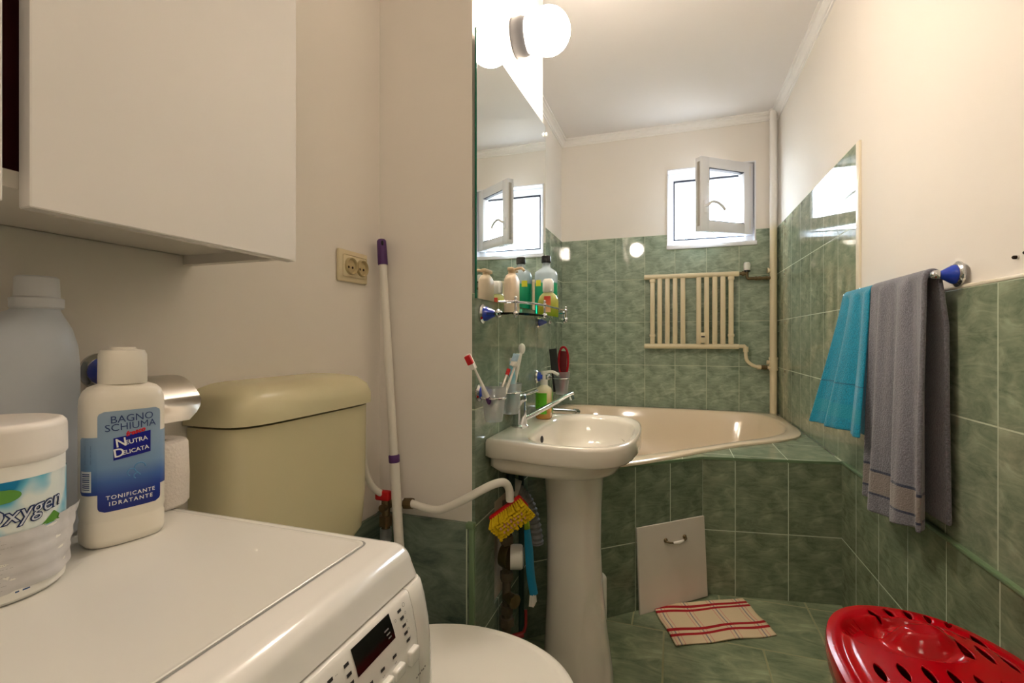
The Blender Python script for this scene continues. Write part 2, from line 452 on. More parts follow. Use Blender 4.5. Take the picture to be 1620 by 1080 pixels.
# lining of the recess
bm = B(); t = .008
box(bm, WX0, WX0+t, YB-.004, YB+.17, WZ0+.022, WZ1); box(bm, WX1-t, WX1, YB-.004, YB+.17, WZ0+.022, WZ1)
box(bm, WX0+t, WX1-t, YB-.004, YB+.17, WZ1-t, WZ1)
wpart('window_lining', bm, M['pvc'])
bm = box(B(), WX0-.002, WX1+.006, YB-.012, YB+.17, WZ0-.006, WZ0+.022, .003); wpart('window_sill', bm, M['pvc'])
FY0, FY1 = YB+.075, YB+.135
bm = B(); fx0, fx1, fz0, fz1 = WX0+t, WX1-t, WZ0+.022, WZ1-t
fw = .052
box(bm, fx0, fx0+.035, FY0, FY1, fz0, fz1); box(bm, fx1-fw, fx1, FY0, FY1, fz0, fz1)
box(bm, fx0+.035, fx1-fw, FY0, FY1, fz0, fz0+.045); box(bm, fx0+.035, fx1-fw, FY0, FY1, fz1-.052, fz1)
wpart('window_frame', bm, M['pvc'])
bm = B(); gx0, gx1, gz0, gz1 = fx0+.035, fx1-fw, fz0+.045, fz1-.052
for a in ((gx0, gx0+.011, gz0, gz1), (gx1-.011, gx1, gz0, gz1), (gx0+.011, gx1-.011, gz0, gz0+.010), (gx0+.011, gx1-.011, gz1-.012, gz1)):
    box(bm, a[0], a[1], FY0-.002, FY0+.02, a[2], a[3])
wpart('gasket', bm, M['rubber'])
# sash, hinged on the right and swung into the room
hx, hy = .470, YB+.07; SW, SH = .418, .470; ang = math.radians(37)
Msh = Matrix.Translation((hx, hy, 0)) @ Matrix.Rotation(ang, 4, 'Z')
z0 = 1.772; fw = .066
def sb(bm, *a, bev=.003): return box(bm, *a, bev=bev, mtx=Msh)
bm = B()
sb(bm, -SW, -SW+fw, -.055, 0, z0, z0+SH); sb(bm, -fw-.006, 0, -.055, 0, z0, z0+SH)
sb(bm, -SW+fw-.004, -fw+.004, -.0547, -.0003, z0+.0003, z0+fw); sb(bm, -SW+fw-.004, -fw+.004, -.0547, -.0003, z0+SH-fw, z0+SH-.0003)
sash = wpart('sash', bm, M['pvc'])
bm = B(); sb(bm, -SW+fw, -fw, -.032, -.026, z0+fw, z0+SH-fw, bev=0); wpart('pane', bm, M['glass'], sash)
bm = B(); e = .005
for a in ((-SW+fw, -SW+fw+e, z0+fw, z0+SH-fw), (-fw-e, -fw, z0+fw, z0+SH-fw), (-SW+fw, -fw, z0+fw, z0+fw+e), (-SW+fw, -fw, z0+SH-fw-e, z0+SH-fw)):
    sb(bm, a[0], a[1], -.050, -.014, a[2], a[3], bev=0)
wpart('sash_gasket', bm, M['rubber'], sash)
bm = B(); sb(bm, -SW-.0025, -SW, -.045, -.02, z0+.03, z0+SH-.03, bev=.001); wpart('lock_strip', bm, M['steel'], sash)
bm = B()
hp = [Msh @ Vector(v) for v in ((-SW+.033, -.056, z0+.155), (-SW+.033, -.085, z0+.157), (-SW+.05, -.098, z0+.172), (-SW+.09, -.10, z0+.170), (-SW+.13, -.098, z0+.150), (-SW+.152, -.096, z0+.130))]
tube(bm, hp, .0095, 12, 6); sb(bm, -SW+.020, -SW+.046, -.064, -.055, z0+.11, z0+.19, bev=.003)
wpart('window_handle', bm, M['pvc'], sash)
bm = B()
for zz in (z0+.03, z0+SH-.09): cyl(bm, (hx+.006, hy-.052, zz), (hx+.006, hy-.052, zz+.07), .010)
wpart('hinge', bm, M['cream'], sash)

# ------------------------------------------------------------------ mirror and wall lamp
mt = Thing('wall_mirror', 'tall frameless mirror on the pier beside the bathtub', 'mirror', (XP+.010, 1.45, 1.19))
my0, my1 = YP0+.001, 1.822
zt0, zt1 = 1.885, 1.925
bm = B(); pts = [(my0, 1.19), (my1, 1.19), (my1, zt1), (my0, zt0)]
skin(bm, [[Vector((x, y, z)) for y, z in pts] for x in (XP+.008, XP+.0125)]); mt.part('mirror_glass', bm, M['mirror'])
bm = B(); box(bm, XP+.008, XP+.013, my0-.0015, my0, 1.19, zt0); mt.part('glass_edge', bm, M['medge'])
bm = B(); ball(bm, (XP+.018, my1-.008, zt1-.035), .009, s=(.6, 1, 1)); mt.part('mirror_clip', bm, M['plastic'])
lp = Thing('wall_lamp', 'glowing white globe lamp on a dark round base above the mirror', 'lamp', (XP, 1.475, 2.069))
bm = B(); lathe(bm, (XP, 1.475, 2.069), (1, 0, 0), [(0, .058), (.03, .060), (.045, .055), (.05, .045)]); lp.part('lamp_base', bm, M['dgrey'])
bm = B(); ball(bm, (XP+.112, 1.475, 2.069), .071, 40)
lp.part('globe', bm, mat('opal_globe_lit', (255, 250, 240), .3, emit=(1.0, .86, .72), estr=LAMP_STRENGTH))

# ------------------------------------------------------------------ radiator, pipes
rd = Thing('wall_radiator', 'cream painted tubular towel radiator on the back wall under the window', 'radiator', (.11, 3.385, 1.02))
YR = 3.385
for z in (1.508, 1.036):
    bm = B(); lathe(bm, (-.187, YR, z), (1, 0, 0), [(0, .010), (.003, .017), (.592, .017), (.596, .012)]); rd.part('rail', bm, M['cream'])
for i, x in enumerate((-.131, -.084, -.034, .015, .065, .164, .213, .263, .312, .361)):
    bm = B(); box(bm, x-.0155, x+.0155, YR-.011, YR+.011, 1.045, 1.500, .006, 3)
    if i in (0, 9):
        box(bm, x-.019, x+.019, YR-.014, YR+.014, 1.470, 1.492, .003); box(bm, x-.019, x+.019, YR-.014, YR+.014, 1.10, 1.118, .003)
    rd.part('tube', bm, M['cream'])
for x, z in ((-.15, 1.508), (.33, 1.508), (-.15, 1.036), (.33, 1.036)): rd.part('wall_bracket', cyl(B(), (x, YR, z), (x, YB, z), .007), M['cream'])
bm = box(B(), .172, .206, YR-.030, YR-.012, 1.058, 1.128, .005, 3); hb = rd.part('heat_meter', bm, M['cream'])
bm = box(B(), .178, .200, YR-.0315, YR-.029, 1.095, 1.105); rd.part('meter_window', bm, M['dgrey'], hb)
bm = B(); cyl(bm, (.403, YR, 1.508), (.455, YR, 1.508), .011); cyl(bm, (.425, YR, 1.508), (.44, YR, 1.508), .017)
tube(bm, [(.455, YR, 1.53), (.455, YR, 1.49), (.462, YR, 1.476), (.48, YR, 1.474), (.59, YR, 1.474)], .010, 12, 5)
for x in (.50, .52, .56): cyl(bm, (x, YR, 1.474), (x+.014, YR, 1.474), .014, n=6)
rd.part('valve_fitting', bm, M['brass'])
bm = B(); lathe(bm, (.455, YR, 1.525), (0, 0, 1), [(0, .014), (.004, .020), (.035, .021), (.05, .019), (.055, .012)]); rd.part('thermostat_knob', bm, M['plastic'])
bm = B(); cyl(bm, (.455, YR, 1.518), (.455, YR, 1.528), .020); rd.part('knob_collar', bm, M['black'])
bm = B(); cyl(bm, (.405, YR, 1.038), (.445, YR, 1.038), .012)
tube(bm, [(.440, YR, 1.040), (.448, YR, 1.02), (.448, YR, .985), (.456, YR, .945), (.485, YR, .918), (.52, YR, .906), (.592, YR, .903)], .011, 12, 6)
cyl(bm, (.448, YR, 1.0), (.448, YR, 1.035), .016); cyl(bm, (.515, YR, .905), (.535, YR, .904), .015)
rd.part('return_pipe', bm, M['cream'])
bm = B(); cyl(bm, (.538, YR, .904), (.572, YR, .903), .016, n=6); rd.part('pipe_nut', bm, M['brass'])
hp = Thing('heating_riser_pipe', 'vertical cream heating pipe in the corner right of the radiator', 'pipe', (.604, 3.39, .615))
bm = B(); cyl(bm, (.608, 3.39, .613), (.608, 3.39, CZ), .0215, n=28); cyl(bm, (.608, 3.39, CZ-.01), (.608, 3.39, CZ), .026, n=28); hp.part('pipe', bm, zmat('riser_paint', [(0, (232, 218, 184)), (.45, (232, 218, 184)), (.55, (236, 230, 220)), (1, (238, 234, 228))], 1.5, 2.1, .35))
bm = B(); cyl(bm, (.608, 3.39, .885), (.608, 3.39, .969), .0245, n=28)
for z in (.885, .955): cyl(bm, (.608, 3.39, z), (.608, 3.39, z+.014), .027, n=28)
cyl(bm, (.608, 3.39, .935), (.570, 3.39, .935), .014); hp.part('pipe_collar', bm, M['cream'])
bm = B(); cyl(bm, (.608, 3.39, 1.522), (.572, 3.39, 1.522), .014); cyl(bm, (.58, 3.39, 1.522), (.572, 3.39, 1.522), .018); hp.part('pipe_stub', bm, M['cream'])

# ------------------------------------------------------------------ bathtub and tiled surround
def radial(pts, c, N):
    """resample closed outline as radius by angle about c"""
    P = catmull([(x, y, 0) for x, y in pts], 14, True); P = [Vector((p.x-c[0], p.y-c[1])) for p in P]
    out = []
    for i in range(N):
        t = 2*PI*i/N; d = Vector((math.cos(t), math.sin(t))); best = 0
        for j in range(len(P)):
            a, b = P[j], P[(j+1) % len(P)]; e = b-a
            den = d.x*(-e.y)+d.y*e.x
            if abs(den) < 1e-12: continue
            s = (a.x*(-e.y)+a.y*e.x)/den; q = (d.x*a.y-d.y*a.x)/den
            if -1e-6 <= q <= 1+1e-6 and s > best: best = s
        out.append((c[0]+d.x*best, c[1]+d.y*best))
    return out
tc = (-.05, 2.60)
outer = [(-.478, 1.618), (-.30, 1.738), (-.139, 1.868), (.0, 2.020), (.12, 2.165), (.28, 2.335), (.46, 2.49), (.56, 2.60), (.606, 2.70), (.626, 2.82), (.632, 3.0), (.632, 3.28), (.60, 3.425), (.4, 3.436), (0, 3.436), (-.4, 3.436), (-.70, 3.432), (-.770, 3.34), (-.772, 2.9), (-.772, 2.4), (-.772, 2.0), (-.75, 1.845), (-.62, 1.842), (-.50, 1.838), (-.480, 1.78)]
inner = [(-.36, 1.86), (-.138, 1.997), (.05, 2.17), (.242, 2.37), (.42, 2.55), (.53, 2.72), (.575, 2.9), (.565, 3.15), (.48, 3.31), (.2, 3.36), (-.3, 3.36), (-.62, 3.33), (-.70, 3.15), (-.70, 2.4), (-.66, 2.05), (-.50, 1.91)]
NT = 120
ro, ri = radial(outer, tc, NT), radial(inner, tc, NT)
def mixr(f, dx=1.): return [(tc[0]+(a[0]*(1-f)+b[0]*f-tc[0])*dx, tc[1]+(a[1]*(1-f)+b[1]*f-tc[1])*dx) for a, b in zip(ro, ri)]
rings = [(mixr(0), .601), (mixr(0), .609), (mixr(.08), .6135), (mixr(.85), .6135), (mixr(.97), .610), (mixr(1.03), .600)]
for z, s in ((.55, .965), (.45, .92), (.35, .86), (.27, .78), (.235, .66), (.225, .3)):
    rings.append(([(tc[0]+(p[0]-tc[0])*s, tc[1]+(p[1]-tc[1])*s) for p in ri], z))
bt = Thing('bathtub', 'cream corner bathtub set in the green tiled surround', 'bathtub', (tc[0], tc[1], .601))
bm = B(); skin(bm, [[Vector((x, y, z)) for x, y in r] for r, z in rings], True, False, True)
bt.part('tub_shell', bm, M['tub'], ang=50)
bm = B(); lathe(bm, (-.05, 2.6, .226), (0, 0, 1), [(0, .03), (.003, .028), (.004, .02)]); bt.part('drain', bm, M['chrome'])

A, Bp, Cp = (-.482, 1.592), (.118, 2.104), (XR-.006, 2.184)
sr = Thing('tub_surround', 'green tiled tub surround with an angled front and corner ledge', 'tub surround', (.118, 2.12, FZ))
def wallslab(bm, p, q, th, z0, z1):
    d = Vector((q[0]-p[0], q[1]-p[1])).normalized(); n = Vector((-d.y, d.x))*th
    prism(bm, [p, q, (q[0]+n.x, q[1]+n.y), (p[0]+n.x, p[1]+n.y)], z0, z1)
bm = B(); wallslab(bm, A, Bp, .02, FZ, .590); sr.part('apron_left', bm, M['t_ab'])
bm = B(); wallslab(bm, Bp, Cp, .02, FZ, .590); sr.part('apron_right', bm, M['t_bc'])
bm = B()
front = [A, (-.3, 1.747), (-.139, 1.885), (0, 2.003), Bp, (.26, 2.126), (.40, 2.1475), (.52, 2.166), Cp, (XR-.001, 2.45), (XR-.001, 2.85)]
back = [(-.455, 1.66), (-.29, 1.79), (-.12, 1.92), (.02, 2.07), (.13, 2.21), (.27, 2.36), (.38, 2.46), (.46, 2.53), (.53, 2.60), (.585, 2.72), (.61, 2.9)]
skin(bm, [[Vector((x, y, .6005)) for x, y in front], [Vector((x, y, .6005)) for x, y in back], [Vector((x, y, .588)) for x, y in back], [Vector((x, y, .588)) for x, y in front], [Vector((x, y, .6005)) for x, y in front]], False, False, False)
bmesh.ops.remove_doubles(bm, verts=bm.verts[:], dist=1e-5)
sr.part('ledge_top', bm, M['t_top'])
bm = B(); wallslab(bm, (A[0], A[1]-.002), (Bp[0]+.001, Bp[1]-.002), .004, .590, .600); wallslab(bm, (Bp[0], Bp[1]-.002), (Cp[0], Cp[1]-.002), .004, .590, .600); sr.part('ledge_edge_strip', bm, M['edge'])

# access panel leaning on the apron
ap = Thing('access_panel', 'white square access panel leaning on the tub surround', 'access panel', (-.01, 1.975, FZ))
nrm = Vector((ABd.y, -ABd.x, 0))
P0 = Vector((-.137, 1.886, FZ))+nrm*.004; dd = ABd*.332
def lean(p, z): return p+nrm*(.020*(1-(z-FZ)/.325))+Vector((0, 0, z-FZ))
bm = B()
for off in (0, ): pass
c4 = [lean(P0, FZ+.001), lean(P0+dd, FZ+.006), lean(P0+dd, .360), lean(P0, .358)]
skin(bm, [[p for p in c4], [p+nrm*.007 for p in c4]]); ap.part('panel', bm, M['board'])
hc = lean(P0+dd*.54, .293)+nrm*.008
bm = B(); tube(bm, [hc-ABd*.048-nrm*.002, hc-ABd*.042+nrm*.014-Vector((0, 0, .004)), hc+nrm*.02-Vector((0, 0, .008)), hc+ABd*.042+nrm*.014-Vector((0, 0, .002)), hc+ABd*.048-nrm*.002], .0038, 10, 5)
for s in (-1, 1): ball(bm, hc+ABd*.047*s-nrm*.001, .009, 12)
h_ = ap.part('handle', bm, M['brass'], label='antique brass handle with a white ceramic grip')
bm = B(); tube(bm, [hc-ABd*.026+nrm*.018-Vector((0, 0, .007)), hc+nrm*.02-Vector((0, 0, .008)), hc+ABd*.026+nrm*.018-Vector((0, 0, .005))], .0065, 12, 4, rad=lambda t: .0045+.003*math.sin(PI*t)); ap.part('ceramic_grip', bm, M['ceramic'], h_)

# bath mixer behind the washbasin
bx = Thing('bath_mixer', 'chrome bath mixer with a long spout reaching over the bathtub', 'tap', (XP+.008, 1.735, .80))
bm = B(); lathe(bm, (XP+.008, 1.735, .815), (1, 0, 0), [(0, .026), (.008, .024), (.012, .016), (.045, .016), (.055, .012)]); bx.part('body', bm, M['chrome'])
bm = B(); tube(bm, [(XP+.045, 1.735, .815), (-.425, 1.77, .812), (-.37, 1.905, .790)], .0075, 12, 6); bx.part('spout', bm, M['steel'])
bm = B(); cyl(bm, (-.376, 1.893, .792), (-.366, 1.915, .788), .0115); bx.part('spout_tip', bm, M['chrome'])

# ------------------------------------------------------------------ washbasin, pedestal, mixer
sc_ = (-.27, 1.43)
half = [(-.480, 0), (-.480, .13), (-.480, .222), (-.472, .246), (-.42, .250), (-.34, .268), (-.25, .275), (-.17, .262), (-.120, .215), (-.096, .13), (-.088, 0)]
hin = [(-.388, 0), (-.384, .10), (-.372, .17), (-.33, .212), (-.26, .232), (-.19, .218), (-.138, .165), (-.115, .09), (-.108, 0)]
def sym(h): return [(x, sc_[1]-y) for x, y in h]+[(x, sc_[1]+y) for x, y in h[-2:0:-1]]
so, si = radial(sym(half), sc_, 96), radial(sym(hin), sc_, 96)
def sc2(r, s, c=sc_): return [(c[0]+(p[0]-c[0])*s, c[1]+(p[1]-c[1])*s) for p in r]
def rmix(a, b, f): return [(p[0]*(1-f)+q[0]*f, p[1]*(1-f)+q[1]*f) for p, q in zip(a, b)]
pc = (-.285, 1.43)
pr = lambda a, b: sell(pc[0], pc[1], a, b, 2.3, 96)
under = [(-.480, 0), (-.480, .10), (-.480, .185), (-.472, .212), (-.43, .225), (-.35, .235), (-.27, .232), (-.20, .205), (-.16, .16), (-.14, .10), (-.135, 0)]
su = radial(sym(under), sc_, 96)
rg = [(pr(.082, .086), .690), (rmix(pr(.10, .105), su, .12), .694), (rmix(pr(.1, .1), su, .55), .704), (rmix(pr(.1, .1), su, .88), .718), (su, .735), (su, .758), (sc2(so, .972), .763), (so, .770), (so, .806), (sc2(so, .992), .8135), (sc2(so, .97), .816), (rmix(so, si, .35), .8145), (rmix(so, si, .85), .812), (rmix(so, si, .97), .808), (sc2(si, .975), .798), (sc2(si, .93), .770), (sc2(si, .84), .735), (sc2(si, .66), .712), (sc2(si, .38), .702), (sc2(si, .1), .699)]
wsn = Thing('washbasin', 'white ceramic washbasin on a pedestal below the mirror', 'sink', (sc_[0], sc_[1], .69))
bm = B(); skin(bm, [[Vector((max(x, XP+.0085), y, z)) for x, y in r] for r, z in rg], True, False, True)
wsn.part('basin', bm, M['ceramic'], ang=55)
bm = B(); lathe(bm, (sc_[0], sc_[1], .6995), (0, 0, 1), [(0, .022), (.003, .020), (.003, .01)]); wsn.part('drain', bm, M['chrome'])
bm = B(); ball(bm, (-.374, 1.385, .782), .010, s=(.5, .7, 1.1)); wsn.part('overflow_hole', bm, M['dgrey'])
pd = []
for z, a, b, dx in ((FZ, .106, .104, .012), (FZ+.02, .106, .104, .012), (.10, .103, .100, .011), (.2, .093, .094, .007), (.32, .084, .086, .003), (.45, .080, .080, 0), (.58, .082, .082, 0), (.66, .087, .086, 0), (.689, .089, .089, 0)):
    pd.append((z, pc[0]+dx, pc[1], a, b, 2.4))
bm = B(); K = 40; N = 72
rings = []
for k_ in range(K+1):
    z = FZ+(.689-FZ)*k_/K
    for i in range(len(pd)-1):
        if pd[i][0] <= z <= pd[i+1][0]+1e-9: break
    t = (z-pd[i][0])/(pd[i+1][0]-pd[i][0]); pcx = pd[i][1]*(1-t)+pd[i+1][1]*t; a = pd[i][3]*(1-t)+pd[i+1][3]*t; b = pd[i][4]*(1-t)+pd[i+1][4]*t
    r = []
    for j, (x, y) in enumerate(sell(pc[0], pc[1], a, b, 2.4, N)):
        th = 2*PI*j/N
        # arched relief facing the room
        aa = (th+PI/4+PI) % (2*PI)-PI
        q = math.hypot(aa/.62, max(0, (z-FZ-.03))/.30 if z > FZ+.12 else (z-FZ-.12)/.10)
        dep = .006*max(0, min(1, (1-q)/.12))
        s = 1-dep/a
        r.append(Vector((pcx+(x-pc[0])*s, pc[1]+(y-pc[1])*s, z)))
    rings.append(r)
skin(bm, rings)
single('washbasin_pedestal', 'white ceramic pedestal standing on the floor under the washbasin', 'pedestal', bm, M['ceramic'], (pc[0], pc[1], FZ), ang=60)
fx = Thing('basin_mixer', 'chrome single-lever tap standing on the washbasin', 'tap', (-.447, 1.395, .8135))
bm = B(); lathe(bm, (-.447, 1.395, .8135), (0, 0, 1), [(0, .027), (.006, .027), (.010, .023), (.05, .0205), (.078, .021), (.082, .019)]); fx.part('tap_body', bm, M['chrome'])
bm = B(); lathe(bm, (-.447, 1.395, .898), (0, 0, 1), [(-.004, .021), (.0, .022), (.014, .021), (.018, .016)])
tube(bm, [(-.447, 1.395, .908), (-.43, 1.43, .912), (-.415, 1.48, .918)], .004, 10, 4)
fx.part('lever', bm, M['chrome'])
bm = B()
P = catmull([(-.44, 1.40, .836), (-.41, 1.42, .852), (-.36, 1.455, .880), (-.325, 1.475, .902), (-.30, 1.487, .9145)], 6); rs = []
for i, p in enumerate(P):
    t = (P[min(i+1, len(P)-1)]-P[max(i-1, 0)]).normalized(); a = Vector((0, 0, 1)).cross(t).normalized(); b = t.cross(a)
    f = i/(len(P)-1); w = .013-.001*f; h = .009-.003*f
    rs.append([p+a*math.cos(q*2*PI/16)*w+b*math.sin(q*2*PI/16)*h for q in range(16)])
skin(bm, rs); cyl(bm, (-.308, 1.483, .908), (-.303, 1.485, .893), .009); fx.part('spout', bm, M['chrome'])

# pump bottle of liquid soap on the basin
def pump_head(bm, c, z, d, s=1.):
    cyl(bm, (c[0], c[1], z), (c[0], c[1], z+.014*s), .010*s); cyl(bm, (c[0], c[1], z+.014*s), (c[0], c[1], z+.030*s), .0045*s)
    cyl(bm, (c[0], c[1], z+.028*s), (c[0], c[1], z+.038*s), .0085*s)
    tube(bm, [(c[0], c[1], z+.034*s), (c[0]+d[0]*.022*s, c[1]+d[1]*.022*s, z+.036*s), (c[0]+d[0]*.038*s, c[1]+d[1]*.038*s, z+.027*s)], .0042*s, 10, 5)
c = (-.418, 1.575)
sp = Thing('soap_dispenser', 'liquid soap pump bottle with a green label on the washbasin', 'soap bottle', (c[0], c[1], .8145))
bm = B(); loft(bm, [(.8148, *c, .024, .030, 2.6), (.818, *c, .027, .033, 2.6), (.905, *c, .027, .033, 2.6), (.917, *c, .024, .029, 2.4), (.925, *c, .014, .016, 2), (.930, *c, .011, .011, 2)]); sp.part('bottle', bm, zmat('amber_soap', [(0, (196, 140, 70)), (.25, (206, 150, 80)), (.62, (216, 196, 150)), (1, (232, 222, 196))], .8148, .93, .2), ang=50)
W = Wrap(c[0], c[1], .033, .027, 2.6, PI/2); bm = B(); patch(bm, W, lambda t: .028, .832, .903, .0006, u0=-.060); patch(bm, W, lambda t: .010, .832, .903, .0006, u0=.008)
lb = sp.part('label', bm, mat('green_label', (92, 178, 30), .4))
bm = B(); put_text(bm, '- --', .016, lambda u, v: W(-.060+u, .868+v, .001), bold=.0004, rot=PI/2); sp.part('label_print', bm, mat('dark_green_print', (30, 96, 24), .5), lb)
bm = B(); pump_head(bm, c, .928, (1, .25), 1.25); sp.part('pump', bm, M['plastic'])

# ------------------------------------------------------------------ chrome and blue bathroom fittings
def mount(T, p, d, L=.04, r=.027):
    bm = B(); lathe(bm, p, d, [(0, r), (.004, r), (.007, r*.86), (.009, r*.80)]); a = T.part('flange', bm, M['chrome'])
    bm = B(); lathe(bm, Vector(p)+Vector(d)*.009, d, [(0, r*.76), (.006, r*.72), (L*.5, r*.42), (L*.72, r*.26)]); T.part('blue_cone', bm, M['blue'])
    bm = B(); q = Vector(p)+Vector(d)*(L+.004); ball(bm, q, .0115, 16); cyl(bm, Vector(p)+Vector(d)*(L*.7), q, .007); T.part('knob', bm, M['chrome'])
    return q

sh = Thing('glass_shelf', 'small glass shelf with a chrome gallery rail under the mirror', 'shelf', (-.42, 1.44, 1.148))
for y in (1.172, 1.715): mount(sh, (XP+.008, y, 1.152), (1, 0, 0), .042, .026)
def fe(y): q = (y-1.44)/.30; return -.345-.05*q*q*q*q
ys = [1.15+.58*i/24 for i in range(25)]
bm = B(); pts = [(-.460, 1.15), (-.460, 1.73)]+[(fe(y), y) for y in ys[::-1]]; prism(bm, pts, 1.1475, 1.1535); sh.part('glass_plate', bm, M['shelfglass'])
bm = B(); ry = [1.148+.584*i/24 for i in range(25)]
tube(bm, [(-.425, 1.142, 1.180)]+[(fe(y)+.003, y, 1.180) for y in ry]+[(-.425, 1.738, 1.180)], .0032, 10)
for y in (1.155, 1.30, 1.58, 1.725):
    x = fe(y)+.004; cyl(bm, (x, y, 1.140), (x, y, 1.190), .0032, n=10); ball(bm, (x, y, 1.1505), .0078, 14); ball(bm, (x, y, 1.181), .0055, 12); ball(bm, (x, y, 1.191), .004, 10)
sh.part('gallery_rail', bm, M['chrome'])

SZ = 1.154
# mouthwash
c = (-.430, 1.650)
mw = Thing('mouthwash_bottle', 'clear bottle of green mouthwash with a black cap on the glass shelf', 'bottle', (c[0], c[1], SZ))
mw.part('bottle', loft(B(), [(SZ, *c, .036, .026, 3.2), (SZ+.004, *c, .040, .029, 3.2), (SZ+.160, *c, .040, .029, 3.2), (SZ+.172, *c, .036, .026, 3), (SZ+.186, *c, .016, .015, 2), (SZ+.205, *c, .012, .012, 2)]), zmat('green_mouthwash', [(0, (20, 170, 120)), (.64, (36, 190, 140)), (.66, (190, 214, 226)), (1, (206, 222, 232))], SZ, SZ+.2, .08, trans=.35), ang=50)
mw.part('cap', lathe(B(), (*c, SZ+.203), (0, 0, 1), [(0, .016), (.002, .0175), (.022, .017), (.025, .015)]), M['black'])
W = Wrap(c[0], c[1], .040, .029, 3.2, 0); lb = mw.part('label', patch(B(), W, lambda t: .010, SZ+.118, SZ+.140, .0006, 8, 8, u0=-.022), mat('yellow_label', (214, 214, 60), .5))
# small soap bottle
c = (-.388, 1.515)
sb_ = Thing('hand_soap_bottle', 'small yellow-green soap bottle with a white cap at the shelf front', 'bottle', (c[0], c[1], SZ))
sb_.part('bottle', loft(B(), [(SZ, *c, .032, .018, 2.6), (SZ+.004, *c, .034, .020, 2.6), (SZ+.055, *c, .034, .020, 2.5), (SZ+.072, *c, .028, .018, 2.3), (SZ+.084, *c, .016, .013, 2)]), zmat('lime_soap', [(0, (150, 190, 40)), (.35, (206, 206, 70)), (.75, (214, 216, 120)), (1, (220, 222, 170))], SZ, SZ+.085, .12, trans=.3), ang=50)
sb_.part('cap', loft(B(), [(SZ+.083, *c, .015, .014, 2.6), (SZ+.087, *c, .0175, .0165, 2.8), (SZ+.120, *c, .0175, .0165, 2.8), (SZ+.128, *c, .013, .012, 2.4)]), M['plastic'])
W = Wrap(c[0], c[1], .034, .020, 2.6, 0); sb_.part('label', patch(B(), W, lambda t: .011, SZ+.018, SZ+.07, .0006, 8, 8, u0=.002), zmat('orange_label', [(0, (236, 200, 150)), (.5, (222, 110, 60)), (1, (206, 50, 50))], SZ+.018, SZ+.07, .5))
# cream pump bottle
c = (-.438, 1.290)
cp = Thing('cream_pump_bottle', 'cream coloured pump bottle at the near end of the glass shelf', 'bottle', (c[0], c[1], SZ))
cp.part('bottle', loft(B(), [(SZ, *c, .016, .030, 3), (SZ+.004, *c, .018, .033, 3), (SZ+.100, *c, .018, .033, 3), (SZ+.112, *c, .014, .025, 2.4), (SZ+.118, *c, .010, .012, 2)]), mat('cream_plastic', (234, 214, 186), .35), ang=50)
bm = B(); cyl(bm, (*c, SZ+.112), (*c, SZ+.124), .011); box(bm, c[0]-.008, c[0]+.010, c[1]-.02, c[1]+.034, SZ+.124, SZ+.135, .004); tube(bm, [(c[0]+.01, c[1], SZ+.130), (c[0]+.03, c[1]-.006, SZ+.132), (c[0]+.040, c[1]-.01, SZ+.124)], .004, 8, 4)
cp.part('pump', bm, mat('beige_pump', (226, 200, 160), .4))

# cups in their holders
def cup(loc, label, r=.031):
    t = Thing('plastic_cup', label, 'cup', (loc[0], loc[1], .884), 'frosted cups in the wall holders')
    bm = B(); lathe(bm, (loc[0], loc[1], .884), (0, 0, 1), [(0, r*.66), (.003, r*.70), (.045, r*.86), (.082, r), (.0815, r*.93), (.045, r*.80), (.006, r*.62), (.005, .001)]); t.part('cup_wall', bm, M['frost'])
    return t
def holder(name, label, my, cups, arm=True):
    T = Thing(name, label, 'cup holder', (XP+.008, my, .94))
    q = mount(T, (XP+.008, my, .945), (1, 0, 0), .040, .024)
    bm = B()
    for cx, cy in cups:
        R = .0295; K = [(cx+R*math.cos(a*2*PI/32), cy+R*math.sin(a*2*PI/32), .942) for a in range(33)]
        tube(bm, K, .0028, 8); tube(bm, [q, (cx+(q.x-cx)*R/max(.03, math.dist((q.x, q.y), (cx, cy))), cy+(q.y-cy)*R/max(.03, math.dist((q.x, q.y), (cx, cy))), .942)], .0035, 8)
    T.part('ring', bm, M['chrome']); return T
holder('double_cup_holder', 'chrome and blue double ring holder at the pier edge holding two cups', 1.150, [(-.415, 1.085), (-.415, 1.212)])
holder('single_cup_holder', 'chrome and blue ring holder beside the bathtub holding one cup', 1.700, [(-.385, 1.700)])
cup((-.415, 1.085), 'frosted cup with toothbrushes in it, nearest the pier edge')
cup((-.415, 1.212), 'frosted cup holding the toothpaste tube, second from the pier edge')
cup((-.385, 1.700), 'frosted cup holding the combs, nearest the bathtub')

